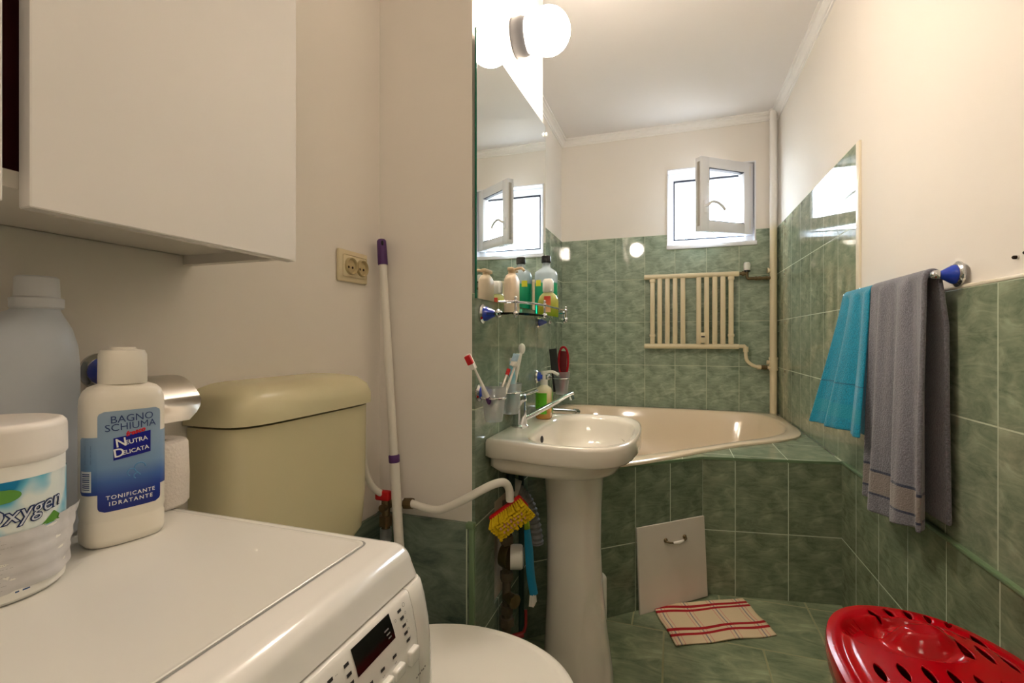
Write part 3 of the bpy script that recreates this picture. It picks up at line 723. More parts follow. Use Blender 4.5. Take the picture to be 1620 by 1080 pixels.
def toothbrush(label, p0, p1, bend, hm, hcol, grip, side):
    T = Thing('toothbrush', label, 'toothbrush', p0, 'toothbrushes')
    p0, p1 = Vector(p0), Vector(p1); m1 = p0.lerp(p1, .5)+Vector(bend)
    P = catmull([p0, m1, p1], 12)
    T.part('brush_handle', tube(B(), P, .004, 12, rad=lambda t: .0062-.0035*min(1, max(0, (t-.35)/.4))+(.002 if t > .85 else 0)), hm)
    T.part('grip', tube(B(), P[6:12], .0070, 12, rad=lambda t: .0045+.0026*math.sin(PI*t)), grip)
    d = (P[-1]-P[-4]).normalized(); n = Vector(side).normalized(); w = d.cross(n).normalized()
    Mx = Matrix((( w.x, d.x, n.x, p1.x), (w.y, d.y, n.y, p1.y), (w.z, d.z, n.z, p1.z), (0, 0, 0, 1))) @ Matrix.Scale(1.3, 4)
    bm = B(); box(bm, -.0055, .0055, -.026, .004, -.001, .004, .002, mtx=Mx); T.part('brush_head', bm, hm)
    bm = B(); box(bm, -.005, .005, -.014, .003, .004, .014, .001, mtx=Mx); T.part('bristles', bm, hcol, label='coloured tip bristles')
    bm = B(); box(bm, -.005, .005, -.024, -.014, .004, .013, .001, mtx=Mx); T.part('bristles', bm, M['plastic'])
toothbrush('toothbrush with red and white bristles leaning left out of the near cup', (-.412, 1.090, .893), (-.452, 1.018, 1.045), (.010, -.004, -.012), M['plastic'], M['redp'], M['purple'], (.2, -1, -.2))
toothbrush('white toothbrush with a pale head leaning right out of the near cup', (-.420, 1.075, .893), (-.386, 1.190, 1.042), (.0, .010, -.012), M['plastic'], mat('pale_blue_bristle', (176, 206, 226), .6), M['plastic'], (-.2, -1, .1))
T = Thing('razor', 'slim razor handle with a red tip in the near cup', 'razor', (-.420, 1.095, .893))
T.part('razor_handle', tube(B(), [(-.420, 1.095, .893), (-.405, 1.125, .968), (-.400, 1.140, .995)], .004, 10, 4), M['steel']); T.part('red_tip', tube(B(), [(-.4, 1.140, .993), (-.397, 1.146, 1.008)], .0052, 10), M['redp'])
T = Thing('toothbrush', 'white toothbrush with a thick head behind the toothpaste tube', 'toothbrush', (-.422, 1.218, .893), 'toothbrushes')
P = catmull([(-.422, 1.222, .893), (-.410, 1.232, .97), (-.400, 1.245, 1.03), (-.396, 1.248, 1.052)], 5)
T.part('brush_handle', tube(B(), P, .005, 12, rad=lambda t: .007-.003*t), M['plastic']); T.part('brush_head', ball(B(), (-.395, 1.250, 1.058), .012, 16, (.8, .8, 1.25)), M['plastic'])
# toothpaste tube, crimped end up
T = Thing('toothpaste_tube', 'pale blue toothpaste tube standing crimp up in the second cup', 'toothpaste', (-.412, 1.208, .893))
bm = B(); rs = []
for t in [i/10 for i in range(11)]:
    w = .015+.008*t; d_ = .013*(1-t)+.0012; z = .905+.130*t
    rs.append([Vector((-.412+.008*t+(math.cos(a)*d_), 1.208-.012*t+math.sin(a)*w, z)) for a in [2*PI*k/20 for k in range(20)]])
skin(bm, rs); T.part('tube', bm, zmat('toothpaste_print', [(0, (225, 235, 235)), (.25, (120, 190, 180)), (.4, (210, 228, 236)), (.6, (120, 190, 205)), (.9, (150, 205, 220)), (.95, (238, 240, 240))], .905, 1.036, .3))
T.part('cap', lathe(B(), (-.412, 1.208, .893), (0, 0, 1), [(0, .010), (.012, .012)]), M['plastic'])
bm = B(); put_text(bm, '- --', .022, lambda u, v: Vector((-.3985-.012*((v+.075)/.13)+.012, 1.202+v*0+u*0, .97)) if False else Vector((-.412+.0145-.0055*((v)/.13), 1.202+u*.7, .975+v)), bold=.0006, rot=PI/2)
T.part('tube_print', bm, mat('blue_print', (50, 130, 180), .4))
# combs
T = Thing('hair_comb', 'dark comb standing in the cup by the bathtub', 'comb', (-.395, 1.69, .893))
bm = B(); Mx = Matrix.Translation((-.397, 1.693, .893)) @ Matrix.Rotation(-.10, 4, 'X') @ Matrix.Rotation(-.13, 4, 'Y')
box(bm, -.017, .012, -.002, .002, 0, .158, .0015, mtx=Mx); T.part('comb_body', bm, M['dgrey'])
T = Thing('hair_brush', 'dark red loop-shaped brush standing in the cup by the bathtub', 'brush', (-.382, 1.705, .893))
bm = B(); Mx = Matrix.Translation((-.383, 1.704, .893)) @ Matrix.Rotation(.04, 4, 'Y')
bmesh.ops.transform(tube(bm, [(0, 0, 0), (-.004, 0, .05), (-.016, 0, .085), (-.018, 0, .13), (-.010, 0, .158), (.004, 0, .160), (.015, 0, .135), (.016, 0, .085), (.006, 0, .05), (.002, 0, 0)], .0042, 10, 5), verts=bm.verts[:], matrix=Mx); T.part('brush_frame', bm, mat('translucent_red', (170, 20, 36), .25))
bm = B(); box(bm, -.014, .012, -.0025, .0025, .04, .148, .002, mtx=Mx); T.part('brush_pad', bm, mat('dark_red_pad', (104, 8, 20), .5))

# ------------------------------------------------------------------ towels on the rail
rl = Thing('towel_rail', 'chrome towel rail with blue cone ends on the right wall', 'towel rail', (XR, 1.70, 1.237))
for y in (1.387, 2.0): q = mount(rl, (XR-.001, y, 1.237), (-1, 0, 0), .040, .030)
rl.part('rail_bar', cyl(B(), (q.x, 1.392, 1.237), (q.x, 2.0, 1.237), .006), M['chrome'])
BX = q.x
def towel_mat(name, col, bands=None, c2=None, c3=None):
    m = bpy.data.materials.new(name); m.use_nodes = True; nt = m.node_tree; b = nt.nodes['Principled BSDF']
    b.inputs['Roughness'].default_value = .95; b.inputs['Sheen Weight'].default_value = .35
    uv = nt.nodes.new('ShaderNodeUVMap'); s = nt.nodes.new('ShaderNodeSeparateXYZ'); nt.links.new(uv.outputs[0], s.inputs[0])
    g = nt.nodes.new('ShaderNodeNewGeometry')
    n = nt.nodes.new('ShaderNodeTexNoise'); n.inputs['Scale'].default_value = 260; n.inputs['Detail'].default_value = 3; nt.links.new(g.outputs['Position'], n.inputs['Vector'])
    rp = nt.nodes.new('ShaderNodeValToRGB'); nt.links.new(n.outputs[0], rp.inputs[0])
    L = lin(col); rp.color_ramp.elements[0].position = .3; rp.color_ramp.elements[0].color = (*[v*.72 for v in L], 1)
    rp.color_ramp.elements[1].position = .7; rp.color_ramp.elements[1].color = (*[min(1, v*1.22) for v in L], 1)
    cur = rp.outputs[0]
    for (v0, v1, cc) in bands or []:
        k = math_n(nt, 'MULTIPLY', math_n(nt, 'GREATER_THAN', s.outputs[1], v0), math_n(nt, 'LESS_THAN', s.outputs[1], v1))
        mx = nt.nodes.new('ShaderNodeMix'); mx.data_type = 'RGBA'; nt.links.new(k, mx.inputs[0]); nt.links.new(cur, mx.inputs[6]); mx.inputs[7].default_value = (*lin(cc), 1); cur = mx.outputs[2]
    nt.links.new(cur, b.inputs['Base Color'])
    bp = nt.nodes.new('ShaderNodeBump'); bp.inputs['Strength'].default_value = .9; bp.inputs['Distance'].default_value = .003
    nt.links.new(n.outputs[0], bp.inputs['Height']); nt.links.new(bp.outputs[0], b.inputs['Normal'])
    return m
def towel(name, label, y0, y1, zf, zb, m, yb0, yb1, xout, fold, thick, jit, wavy):
    """one cloth over the bar; UV v = metres from the front hem"""
    bm = B(); nu, nf, nb = 56, 60, 44
    uvl = bm.loops.layers.uv.new('UVMap')
    top = 1.237
    grid = []; vv = []
    Lf = top-zf; Lb = top-zb
    for j in range(nf+9+nb):
        row = []
        for i in range(nu+1):
            s = i/nu
            if j < nf:
                t = j/nf; z = zf+(top-zf)*t; w = 1-t; side = -1
            elif j < nf+9:
                a = (j-nf)/8*PI; z = None
            else:
                t = (j-nf-8)/nb; z = top-(top-zb)*t; w = t; side = 1
            if z is None:
                x = BX-math.cos(a)*.013; zz = top+math.sin(a)*.013; y = y0+(y1-y0)*s
                w = 0; v = Lf+a*.011
            else:
                yA = y0+(yb0-y0)*w; yB = y1+(yb1-y1)*w
                if side == 1: yA = y0-.006*min(1, w*5); yB = y1-.006
                y = yA+(yB-yA)*s; zz = z
                x = BX+side*(.013+.004*w)
                if side == -1:
                    x -= xout*w**1.2*(.3+.7*s)
                    f = math.sin(s*fold*PI+jit)*(.006+.013*w)+math.sin(s*fold*2.3*PI+jit*2)*(.0012+.003*w)+math.sin(s*31+z*9)*.0012
                    x -= f; y += math.sin(s*fold*PI+jit+1.2)*.004*w
                    zz += wavy*(math.sin(s*4.2+jit)*.5+.5)*(w**6)*1.0
                    x = min(x, BX-.008)
                else:
                    x = min(x+.012*min(1, w*5)+.003*math.sin(s*9+z*4)*w, XR-.013)
                v = (zz-zf) if side == -1 else Lf+.035+(top-zz)
            row.append(bm.verts.new((x, y, zz))); row[-1].index = 0
            vv.append((row[-1], s, v))
        grid.append(row)
    dct = {a: (b_, c_) for a, b_, c_ in vv}
    for j in range(len(grid)-1):
        for i in range(nu):
            f = bm.faces.new((grid[j][i], grid[j][i+1], grid[j+1][i+1], grid[j+1][i]))
            for lp_ in f.loops: lp_[uvl].uv = dct[lp_.vert]
    o = single(name, label, 'towel', bm, m, (BX, (y0+y1)/2, 1.237), 'towels on the rail', ang=180)
    md = o.modifiers.new('cloth thickness', 'SOLIDIFY'); md.thickness = thick; md.offset = 0
    md2 = o.modifiers.new('round hems', 'SUBSURF'); md2.levels = 1; md2.render_levels = 1
    return o
towel('blue_towel', 'small turquoise blue towel hanging at the far end of the rail', 1.735, 1.975, .778, .757, towel_mat('turquoise_terry', (0, 146, 180), [(.045, .09, (20, 150, 176)), (.155, .160, (10, 110, 140))]), 1.700, 2.030, .078, 4.2, .007, .4, .006)
towel('grey_towel', 'large grey towel with dark stripes hanging nearest the rail end', 1.399, 1.726, .585, .640, towel_mat('grey_terry', (124, 124, 134), [(.058, .118, (140, 132, 128)), (.052, .058, (48, 58, 82)), (.118, .125, (48, 58, 82))]), 1.390, 1.735, .014, 5.5, .011, 2.0, .035)
# screws beside the rail
for i, (y, z) in enumerate(((1.202, 1.246), (1.171, 1.250))):
    T = Thing('wall_screw', ('dark screw in the right wall nearer the towel rail', 'dark screw in the right wall farther from the towel rail')[i], 'screw', (XR+.008, y, z), 'screws in the right wall')
    T.part('plug', cyl(B(), (XR+.009, y, z), (XR+.005, y, z), .0045, n=12), M['plastic']); T.part('screw_head', lathe(B(), (XR+.006, y, z), (-1, 0, 0), [(0, .0035), (.006, .0035), (.008, .0015)], 12), M['holes'])

# ------------------------------------------------------------------ laundry basket
lb = Thing('laundry_basket', 'red plastic laundry basket with a slotted lid by the right wall', 'laundry basket', (.45, .99, FZ))
bcx, bcy, ba, bb, bn = .452, .985, .171, .262, 2.35
RED = M['red']
bm = B(); skin(bm, [[Vector((x, y, z)) for x, y in sell(bcx, bcy, a, b, bn+.3, 80)] for z, a, b in ((FZ, .13, .215), (FZ+.01, .135, .22), (.25, .150, .238), (.455, .160, .250), (.455, .157, .247), (.05, .13, .215))], True, True, True); lb.part('basket_body', bm, RED)
def lidh(x, y):
    q = (abs((x-bcx)/ba)**bn+abs((y-bcy)/bb)**bn)**(1/bn)
    h = .497+.020*(1-min(1, q)**2.2)
    h -= .006*math.exp(-((q-.86)/.045)**2)
    def sm(v, a, b): t = max(0, min(1, (v-a)/(b-a))); return t*t*(3-2*t)
    # crescent hand recess round a raised grip
    e = math.hypot((x-.430)/.108, (y-1.115)/.085)
    cut = (1-sm(e, .80, 1.0))*(1-sm(x, .455, .525))
    h -= .026*cut
    g = math.hypot((x-.462)/.072, (y-1.125)/.055)
    h += .036*(1-sm(g, .35, 1.0))*(1-sm(x, .47, .53))
    e2 = math.hypot((x-.398)/.024, (y-1.160)/.018); h -= .016*(1-sm(e2, .2, 1.2))
    return h
bm = B(); N = 160; S = 56; rings = []
for k_ in range(S+1):
    s = 1-k_/S*.985
    ring = []
    for x, y in sell(bcx, bcy, ba*s, bb*s, bn, N): ring.append(Vector((x, y, lidh(x, y))))
    rings.append(ring)
lo = [[Vector((bcx+(p.x-bcx)*f, bcy+(p.y-bcy)*f, z)) for p in rings[0]] for f, z in ((.985, .452), (1.0, .453), (1.012, .468), (1.012, .488), (1.006, .494))]
inn = [[Vector((p.x, p.y, p.z-.004)) for p in r] for r in rings[::4]]
vr = skin(bm, lo+rings+inn[::-1]+[[Vector((bcx+(p.x-bcx)*.975, bcy+(p.y-bcy)*.975, .455)) for p in rings[0]], lo[0]], True, False, False)
bmesh.ops.remove_doubles(bm, verts=bm.verts[:], dist=1e-6)
lid = lb.part('lid', bm, RED, ang=40)
cut = B()
def leaf(x, y, L, w=.0068, rot=0.):
    pts = []
    for i in range(16):
        t = i/16*2*PI; px = w*math.sin(t)*abs(math.sin(t))**.5; py = L/2*math.cos(t)
        pts.append((x+px*math.cos(rot)-py*math.sin(rot), y+px*math.sin(rot)+py*math.cos(rot)))
    prism(cut, pts, .42, .56)
for a in ((.408, 1.206, .034, .45), (.440, 1.221, .034, .25), (.474, 1.226, .034, 0), (.507, 1.222, .034, -.2), (.537, 1.210, .030, -.4)): leaf(a[0], a[1]-.002, a[2], .006, a[3])
for x, y in ((.503, 1.168), (.533, 1.166), (.562, 1.156)): leaf(x, y, .046, rot=.12)
for x, y in ((.511, 1.095), (.541, 1.095), (.571, 1.088)): leaf(x, y, .062)
for x in (.340, .376, .412, .448, .484, .520, .556): leaf(x, .985 if x > .35 else .98, .05)
for yy in (.915, .845): 
    for x in (.340, .376, .412, .448, .484, .520, .556): leaf(x, yy, .05)
cutter = obj('slot_cutter', cut, M['red'], lid, (0, 0, 0))
cutter.location = -lb.loc
bpy.context.view_layer.update()
md = lid.modifiers.new('slots', 'BOOLEAN'); md.operation = 'DIFFERENCE'; md.object = cutter; md.solver = 'EXACT'
dg = bpy.context.evaluated_depsgraph_get(); dg.update()
nm = bpy.data.meshes.new_from_object(lid.evaluated_get(dg)); lid.modifiers.clear(); lid.data = nm
bpy.data.objects.remove(cutter)
bm = B()
for i in range(6):
    x = .345+i*.003; tube(bm, [(x-.02+i*.004, 1.125+i*.010, lidh(x-.02+i*.004, 1.125+i*.010)+.0008), (x-.008+i*.004, 1.118+i*.010, lidh(x-.008+i*.004, 1.118+i*.010)+.0008)], .0008, 6)
lb.part('moulded_ribs', bm, RED)

# ------------------------------------------------------------------ floor mat
cs = [Vector((-.08, 1.938, 0)), Vector((.267, 2.102, 0)), Vector((.351, 1.885, 0)), Vector((.012, 1.706, 0))]
bm = B(); uvl = bm.loops.layers.uv.new('UVMap'); NU, NV = 60, 40; g = []
for j in range(NV+1):
    row = []
    for i in range(NU+1):
        u, v = i/NU, j/NV
        p = cs[0]*(1-u)*(1-v)+cs[1]*u*(1-v)+cs[2]*u*v+cs[3]*(1-u)*v
        w = math.sin(u*9+v*3)*.002+math.sin(v*14+u*4)*.0012
        p.x += math.sin(v*11)*.002; p.y += math.sin(u*13)*.0025
        row.append((bm.verts.new((p.x, p.y, FZ+.006+w*.8)), (u, v)))
    g.append(row)
for j in range(NV):
    for i in range(NU):
        q4 = (g[j][i], g[j][i+1], g[j+1][i+1], g[j+1][i]); f = bm.faces.new([q[0] for q in q4])
        for l_, q in zip(f.loops, q4): l_[uvl].uv = q[1]
mm = bpy.data.materials.new('checked_cotton'); mm.use_nodes = True; nt = mm.node_tree; b = nt.nodes['Principled BSDF']; b.inputs['Roughness'].default_value = .95
uv = nt.nodes.new('ShaderNodeUVMap'); s = nt.nodes.new('ShaderNodeSeparateXYZ'); nt.links.new(uv.outputs[0], s.inputs[0])
cur = None
base = nt.nodes.new('ShaderNodeRGB'); base.outputs[0].default_value = (*lin((226, 206, 170)), 1); cur = base.outputs[0]
wv = nt.nodes.new('ShaderNodeTexNoise'); wv.inputs['Scale'].default_value = 40; nt.links.new(uv.outputs[0], wv.inputs['Vector'])
def band(coord, c0, hw, col, f=1.):
    global cur
    dlt = math_n(nt, 'ABSOLUTE', math_n(nt, 'SUBTRACT', coord, c0)); k = math_n(nt, 'LESS_THAN', dlt, hw)
    if f < 1: k = math_n(nt, 'MULTIPLY', k, f)
    mx = nt.nodes.new('ShaderNodeMix'); mx.data_type = 'RGBA'; nt.links.new(k, mx.inputs[0]); nt.links.new(cur, mx.inputs[6]); mx.inputs[7].default_value = (*lin(col), 1); cur = mx.outputs[2]
for c0 in (.06, .34, .62, .90):
    band(s.outputs[0], c0-.035, .005, (214, 130, 130), .6); band(s.outputs[0], c0+.035, .005, (214, 130, 130), .6); band(s.outputs[0], c0, .006, (80, 84, 130), .7)
for c0 in (.115, .215, .665, .785):
    band(s.outputs[1], c0, .030, (176, 22, 34))
nt.links.new(cur, b.inputs['Base Color'])
bp = nt.nodes.new('ShaderNodeBump'); bp.inputs['Strength'].default_value = .6; bp.inputs['Distance'].default_value = .002
wn = nt.nodes.new('ShaderNodeTexNoise'); wn.inputs['Scale'].default_value = 120; nt.links.new(uv.outputs[0], wn.inputs['Vector']); nt.links.new(wn.outputs[0], bp.inputs['Height']); nt.links.new(bp.outputs[0], b.inputs['Normal'])
o = single('floor_mat', 'cream and red checked cloth mat on the floor before the bathtub', 'mat', bm, mm, (.14, 1.9, FZ), ang=180)
md = o.modifiers.new('thickness', 'SOLIDIFY'); md.thickness = .004; md.offset = 0

# white jerrycan behind the pedestal
jc = Thing('jerrycan', 'white plastic jerrycan standing behind the washbasin pedestal', 'jerrycan', (-.30, 1.63, FZ))
jm = Matrix.Translation((-.293, 1.625, FZ)) @ Matrix.Rotation(math.atan2(ABd.y, ABd.x), 4, 'Z')
bm = B(); box(bm, -.075, .075, -.045, .045, 0, .245, .018, 4, mtx=jm); jc.part('can_body', bm, M['plastic'])
bm = B(); tube(bm, [jm @ Vector(p) for p in ((.055, 0, .235), (.05, 0, .272), (.0, 0, .276), (-.03, 0, .262), (-.035, 0, .24))], .010, 12, 5); jc.part('can_handle', bm, M['plastic'])
bm = B(); p = jm @ Vector((-.05, 0, .24)); cyl(bm, p, p+Vector((0, 0, .025)), .018); jc.part('cap', bm, M['plastic'])

# ------------------------------------------------------------------ plumbing under the basin
wm = Thing('water_meter', 'round water meter on a grimy vertical pipe under the washbasin', 'water meter', (-.452, 1.30, FZ))
px_, py_ = -.452, 1.285
bm = B(); cyl(bm, (px_, py_, FZ), (px_, py_, .62), .0125); 
for z, r in ((.50, .020), (.535, .017), (.395, .02), (.30, .019), (.265, .022), (.20, .020), (.16, .017), (.56, .019)): cyl(bm, (px_, py_, z), (px_, py_, z+.022), r, n=6)
wm.part('pipe', bm, M['iron'])
bm = B(); lathe(bm, (px_-.005, py_+.002, .462), (1, -.1, 0), [(-.01, .030), (.012, .036), (.018, .036)]); wm.part('meter_body', bm, M['brass'])
bm = B(); lathe(bm, (px_+.012, py_, .462), (1, .3, 0), [(0, .034), (.03, .034), (.035, .03)]); ms = wm.part('meter_dial', bm, M['plastic'])
bm = B(); lathe(bm, (px_+.047, py_+.011, .462), (1, .3, 0), [(0, .026), (.001, .025)]); wm.part('dial_face', bm, mat('dial_glass', (196, 206, 214), .1), ms)
bm = B(); cyl(bm, (px_, py_, .348), (px_+.030, py_-.020, .348), .016); cyl(bm, (px_+.026, py_-.018, .348), (px_+.034, py_-.023, .348), .02, n=8); wm.part('stop_valve', bm, M['brass'])
bm = B(); cyl(bm, (px_, py_, .225), (px_+.045, py_+.02, .235), .008); tube(bm, [(px_+.045, py_+.02, .240), (px_+.050, py_+.025, .262), (px_+.048, py_+.030, .30)], .0045, 8, 5); wm.part('valve_lever', bm, mat('worn_red_lever', (140, 36, 32), .5), label='red valve lever')
dh = Thing('drain_hose', 'grey corrugated drain hose behind the washbasin pedestal', 'hose', (-.45, 1.45, .45))
bm = B(); P = catmull([(XP+.009, 1.42, .62), (-.455, 1.43, .60), (-.43, 1.44, .56), (-.412, 1.44, .50), (-.402, 1.44, .44)], 14)
tube(bm, P, .02, 16, rad=lambda t: .018+.0022*math.sin(t*2*PI*16)); dh.part('corrugated_hose', bm, M['corr'])
bm = B(); cyl(bm, (XP+.009, 1.418, .62), (XP+.03, 1.425, .612), .026); dh.part('hose_collar', bm, M['plastic'])
tp = Thing('supply_pipe', 'dark green supply pipe running down the wall under the washbasin', 'pipe', (-.465, 1.42, FZ))
bm = B(); cyl(bm, (-.470, 1.375, .62), (-.470, 1.375, .72), .013); cyl(bm, (-.468, 1.475, FZ), (-.468, 1.475, .72), .009); tp.part('pipe', bm, mat('dark_green_pipe', (40, 66, 58), .5))

# red and yellow scrubbing brush, hanging by the hose
br = Thing('scrubbing_brush', 'red backed brush with yellow bristles hanging under the washbasin', 'brush', (-.41, 1.21, .64))
d = (Vector((-.395, 1.285, .685))-Vector((-.395, 1.145, .650))).normalized()   # long direction
bc_ = Vector((-.412, 1.192, .622)); ax = (Vector((.948, .318, 0))*.80+Vector((0, 0, .58))).normalized(); Rv = bc_-ax*.05; Lv = bc_+ax*.05
nn = Vector((.42, -.90, -.50)); nn = (nn-ax*nn.dot(ax)).normalized(); ww = ax.cross(nn)
Mx = Matrix(((ax.x, ww.x, nn.x, 0), (ax.y, ww.y, nn.y, 0), (ax.z, ww.z, nn.z, 0), (0, 0, 0, 1)))
Mx = Matrix.Translation((Rv+Lv)/2) @ Mx
bm = B(); box(bm, -.052, .052, -.024, .024, -.014, .004, .007, 3, mtx=Mx); br.part('brush_back', bm, M['redp'])
bm = B()
for i in range(15):
    for j in range(6):
        x = -.047+.094*i/14; y = -.020+.040*j/5
        tip = Vector((x*1.13+random.uniform(-.002, .002), y*1.3+random.uniform(-.002, .002), .036+random.uniform(-.002, .002)))
        a = Mx @ Vector((x, y, .003)); b_ = Mx @ tip
        cyl(bm, a, b_, .0028, .0042, 6)
br.part('bristles', bm, M['yellow'])
bm = B()
for i in range(7):
    for j in range(2):
        x = -.03+.06*i/6; y = -.006+.014*j; cyl(bm, Mx @ Vector((x, y, .02)), Mx @ Vector((x*1.1, y*1.2, .0395)), .002, .003, 6)
br.part('pale_bristles', bm, mat('pink_bristle', (226, 170, 130), .8), label='pale pink bristles in the middle')
db = Thing('dish_brush', 'turquoise handled brush hanging head down below the yellow brush', 'brush', (-.40, 1.30, .45))
P = catmull([(-0.386, 1.262, .590), (-0.386, 1.272, .545), (-0.386, 1.290, .48), (-0.386, 1.305, .41), (-0.381, 1.322, .345)], 6)
bm = B(); rs = []
for i, p in enumerate(P):
    f = i/(len(P)-1); w = .006+.0075*min(1, f*2.2); rs.append([p+Vector((math.cos(a)*w*.6+math.sin(a)*0, math.cos(a)*-.0+math.cos(a)*w*.9, 0))+Vector((.005*math.sin(a), -.003*math.sin(a), 0)) for a in [2*PI*k/12 for k in range(12)]])
skin(bm, rs[4:]); db.part('handle', bm, M['sky'])
bm = B(); skin(bm, rs[:6]); db.part('neck', bm, M['lime'])
bm = B()
for i in range(5):
    for j in range(3): p = Vector((-.388+.004*j, 1.308+.006*i, .348)); cyl(bm, p, p+Vector((.001*(j-1), .0012*(i-2), -.030)), .002, .0028, 6)
db.part('bristles', bm, M['plastic'])

# ------------------------------------------------------------------ toilet, cistern, hoses
TC = (-.655, .757)
ct = Thing('toilet_cistern', 'yellowed plastic toilet cistern against the left wall beside the washing machine', 'cistern', (-.71, .757, .63))
xb, xf, y0c, y1c = XL+.003, -.646, .572, .938
cxm, cym = (xb+xf)/2-.03, (y0c+y1c)/2
def tank(z, ins, dep=0.): return [Vector((max(x, xb), y, z)) for x, y in sell(xb, cym, (xf-xb)-ins-dep, (y1c-y0c)/2-ins, 6, 96)]
bm = B(); skin(bm, [tank(.63, .045), tank(.636, .028), tank(.665, .010), tank(.75, .004), tank(.938, .002)]); ct.part('tank', bm, M['cist'], ang=50)
bm = B(); skin(bm, [tank(.942, .001), tank(.943, -.006), tank(.965, -.006), tank(.985, .001), tank(1.000, .018), tank(1.007, .045), tank(1.009, .075)]); ct.part('tank_lid', bm, M['cist'], ang=50)
cyt = .778
to = Thing('toilet', 'white toilet with its lid closed between washing machine and washbasin', 'toilet', (-.36, cyt, FZ))
def oval(z, s, a=1.): 
    out = []
    for i in range(72):
        t = 2*PI*i/72; c, q = math.cos(t), math.sin(t)
        x = (.235 if c > 0 else .225)*c; y = .188*math.copysign(abs(q)**.9, q)
        out.append(Vector((-.385+x*s, cyt+y*s, z)))
    return out
bm = B(); skin(bm, [oval(FZ, .5), oval(FZ+.02, .52), oval(.18, .46), oval(.28, .62), oval(.36, .86), oval(.405, .94), oval(.412, .93)]); to.part('bowl', bm, M['ceramic'], ang=50)
bm = B(); skin(bm, [oval(.413, .95), oval(.416, .99), oval(.428, 1.0), oval(.432, .985), oval(.4325, .5)], True, True, True); to.part('seat', bm, M['plastic'])
bm = B(); skin(bm, [oval(.4335, .97), oval(.436, 1.0), oval(.448, 1.0), oval(.455, .985), oval(.458, .95), oval(.4555, .92), oval(.457, .88), oval(.463, .6), oval(.466, .2)]); ld = to.part('toilet_lid', bm, M['plastic'], ang=60)
bm = B(); ball(bm, (-.262, .925, .447), .008, 12, (1.4, .8, .6)); to.part('lid_bumper', bm, M['plastic'], ld)
bm = B(); cyl(bm, (-.60, cyt, .50), (-.60, cyt, .36), .022); tube(bm, [(-.66, cyt, .626), (-.625, cyt, .60), (-.60, cyt, .50), (-.58, cyt, .36)], .022, 14, 5); to.part('flush_pipe', bm, M['plastic'])

vv_ = Thing('stop_valve', 'stop valve with a red handle on the tiles beside the cistern', 'valve', (-.705, 1.085, .65))
bm = B(); cyl(bm, (-.71, YP0-.012, .648), (-.71, 1.05, .648), .010); cyl(bm, (-.71, 1.068, .590), (-.71, 1.068, .665), .011); cyl(bm, (-.71, 1.068, .600), (-.71, 1.068, .625), .018, n=6); vv_.part('valve_body', bm, M['brass'])
bm = B(); box(bm, -.738, -.696, 1.058, 1.076, .664, .690, .005, 3); vv_.part('red_handle', bm, M['redp'], label='red valve handle')
bm = B(); cyl(bm, (-.71, 1.068, .560), (-.71, 1.068, .592), .015); vv_.part('filter_cup', bm, M['frost'])
hs = Thing('cistern_hose', 'white hose looping from the cistern down to the red valve', 'hose', (-.73, 1.05, .8))
bm = B(); tube(bm, [(-.742, .945, .90), (-.742, .99, .895), (-.742, 1.015, .86), (-.742, 1.02, .78), (-.735, 1.04, .71), (-.715, 1.075, .672)], .0085, 12, 7); hs.part('hose', bm, M['pipew'])
wh = Thing('white_water_pipe', 'white bent water pipe running round the pier to the washbasin', 'pipe', (-.52, 1.09, .68))
bm = B(); tube(bm, [(-.700, 1.095, .650), (-.652, 1.092, .655), (-.60, 1.088, .648), (-.557, 1.085, .652), (-.495, 1.085, .683), (-.455, 1.09, .707), (-.425, 1.105, .722), (-.405, 1.13, .722), (-.398, 1.15, .700), (-.398, 1.158, .668)], .0105, 14, 7); wh.part('pipe', bm, M['pipew'])
bm = B(); cyl(bm, (-.668, 1.093, .652), (-.645, 1.092, .655), .0145, n=8); wh.part('pipe_nut', bm, M['brass'])

pl = Thing('telescopic_pole', 'white telescopic pole with purple grip leaning in the corner', 'pole', (-.615, 1.045, FZ))
P0, P1 = Vector((-.6225, 1.049, FZ)), Vector((-.7415, 1.095, 1.352)); dv = (P1-P0); 
at = lambda z: P0+dv*((z-FZ)/(1.352-FZ))
pl.part('lower_pole', cyl(B(), at(FZ), at(.775), .0125), M['pipew'])
pl.part('upper_pole', cyl(B(), at(.775), at(1.285), .0108), M['pipew'])
pl.part('purple_collar', lathe(B(), at(.763), dv, [(0, .0128), (.002, .0142), (.018, .0142), (.020, .0128)]), M['purple'])
bm = B(); lathe(bm, at(1.283), dv, [(0, .0125), (.004, .0132), (.055, .0125), (.065, .0120), (.069, .009)]); gp = pl.part('purple_grip', bm, M['purple'])
bm = B(); q = at(1.340)+Vector((.0075, -.0085, 0)); ball(bm, q, .0035, 10, (1, 1, 2.2)); pl.part('hang_hole', bm, M['black'], gp)

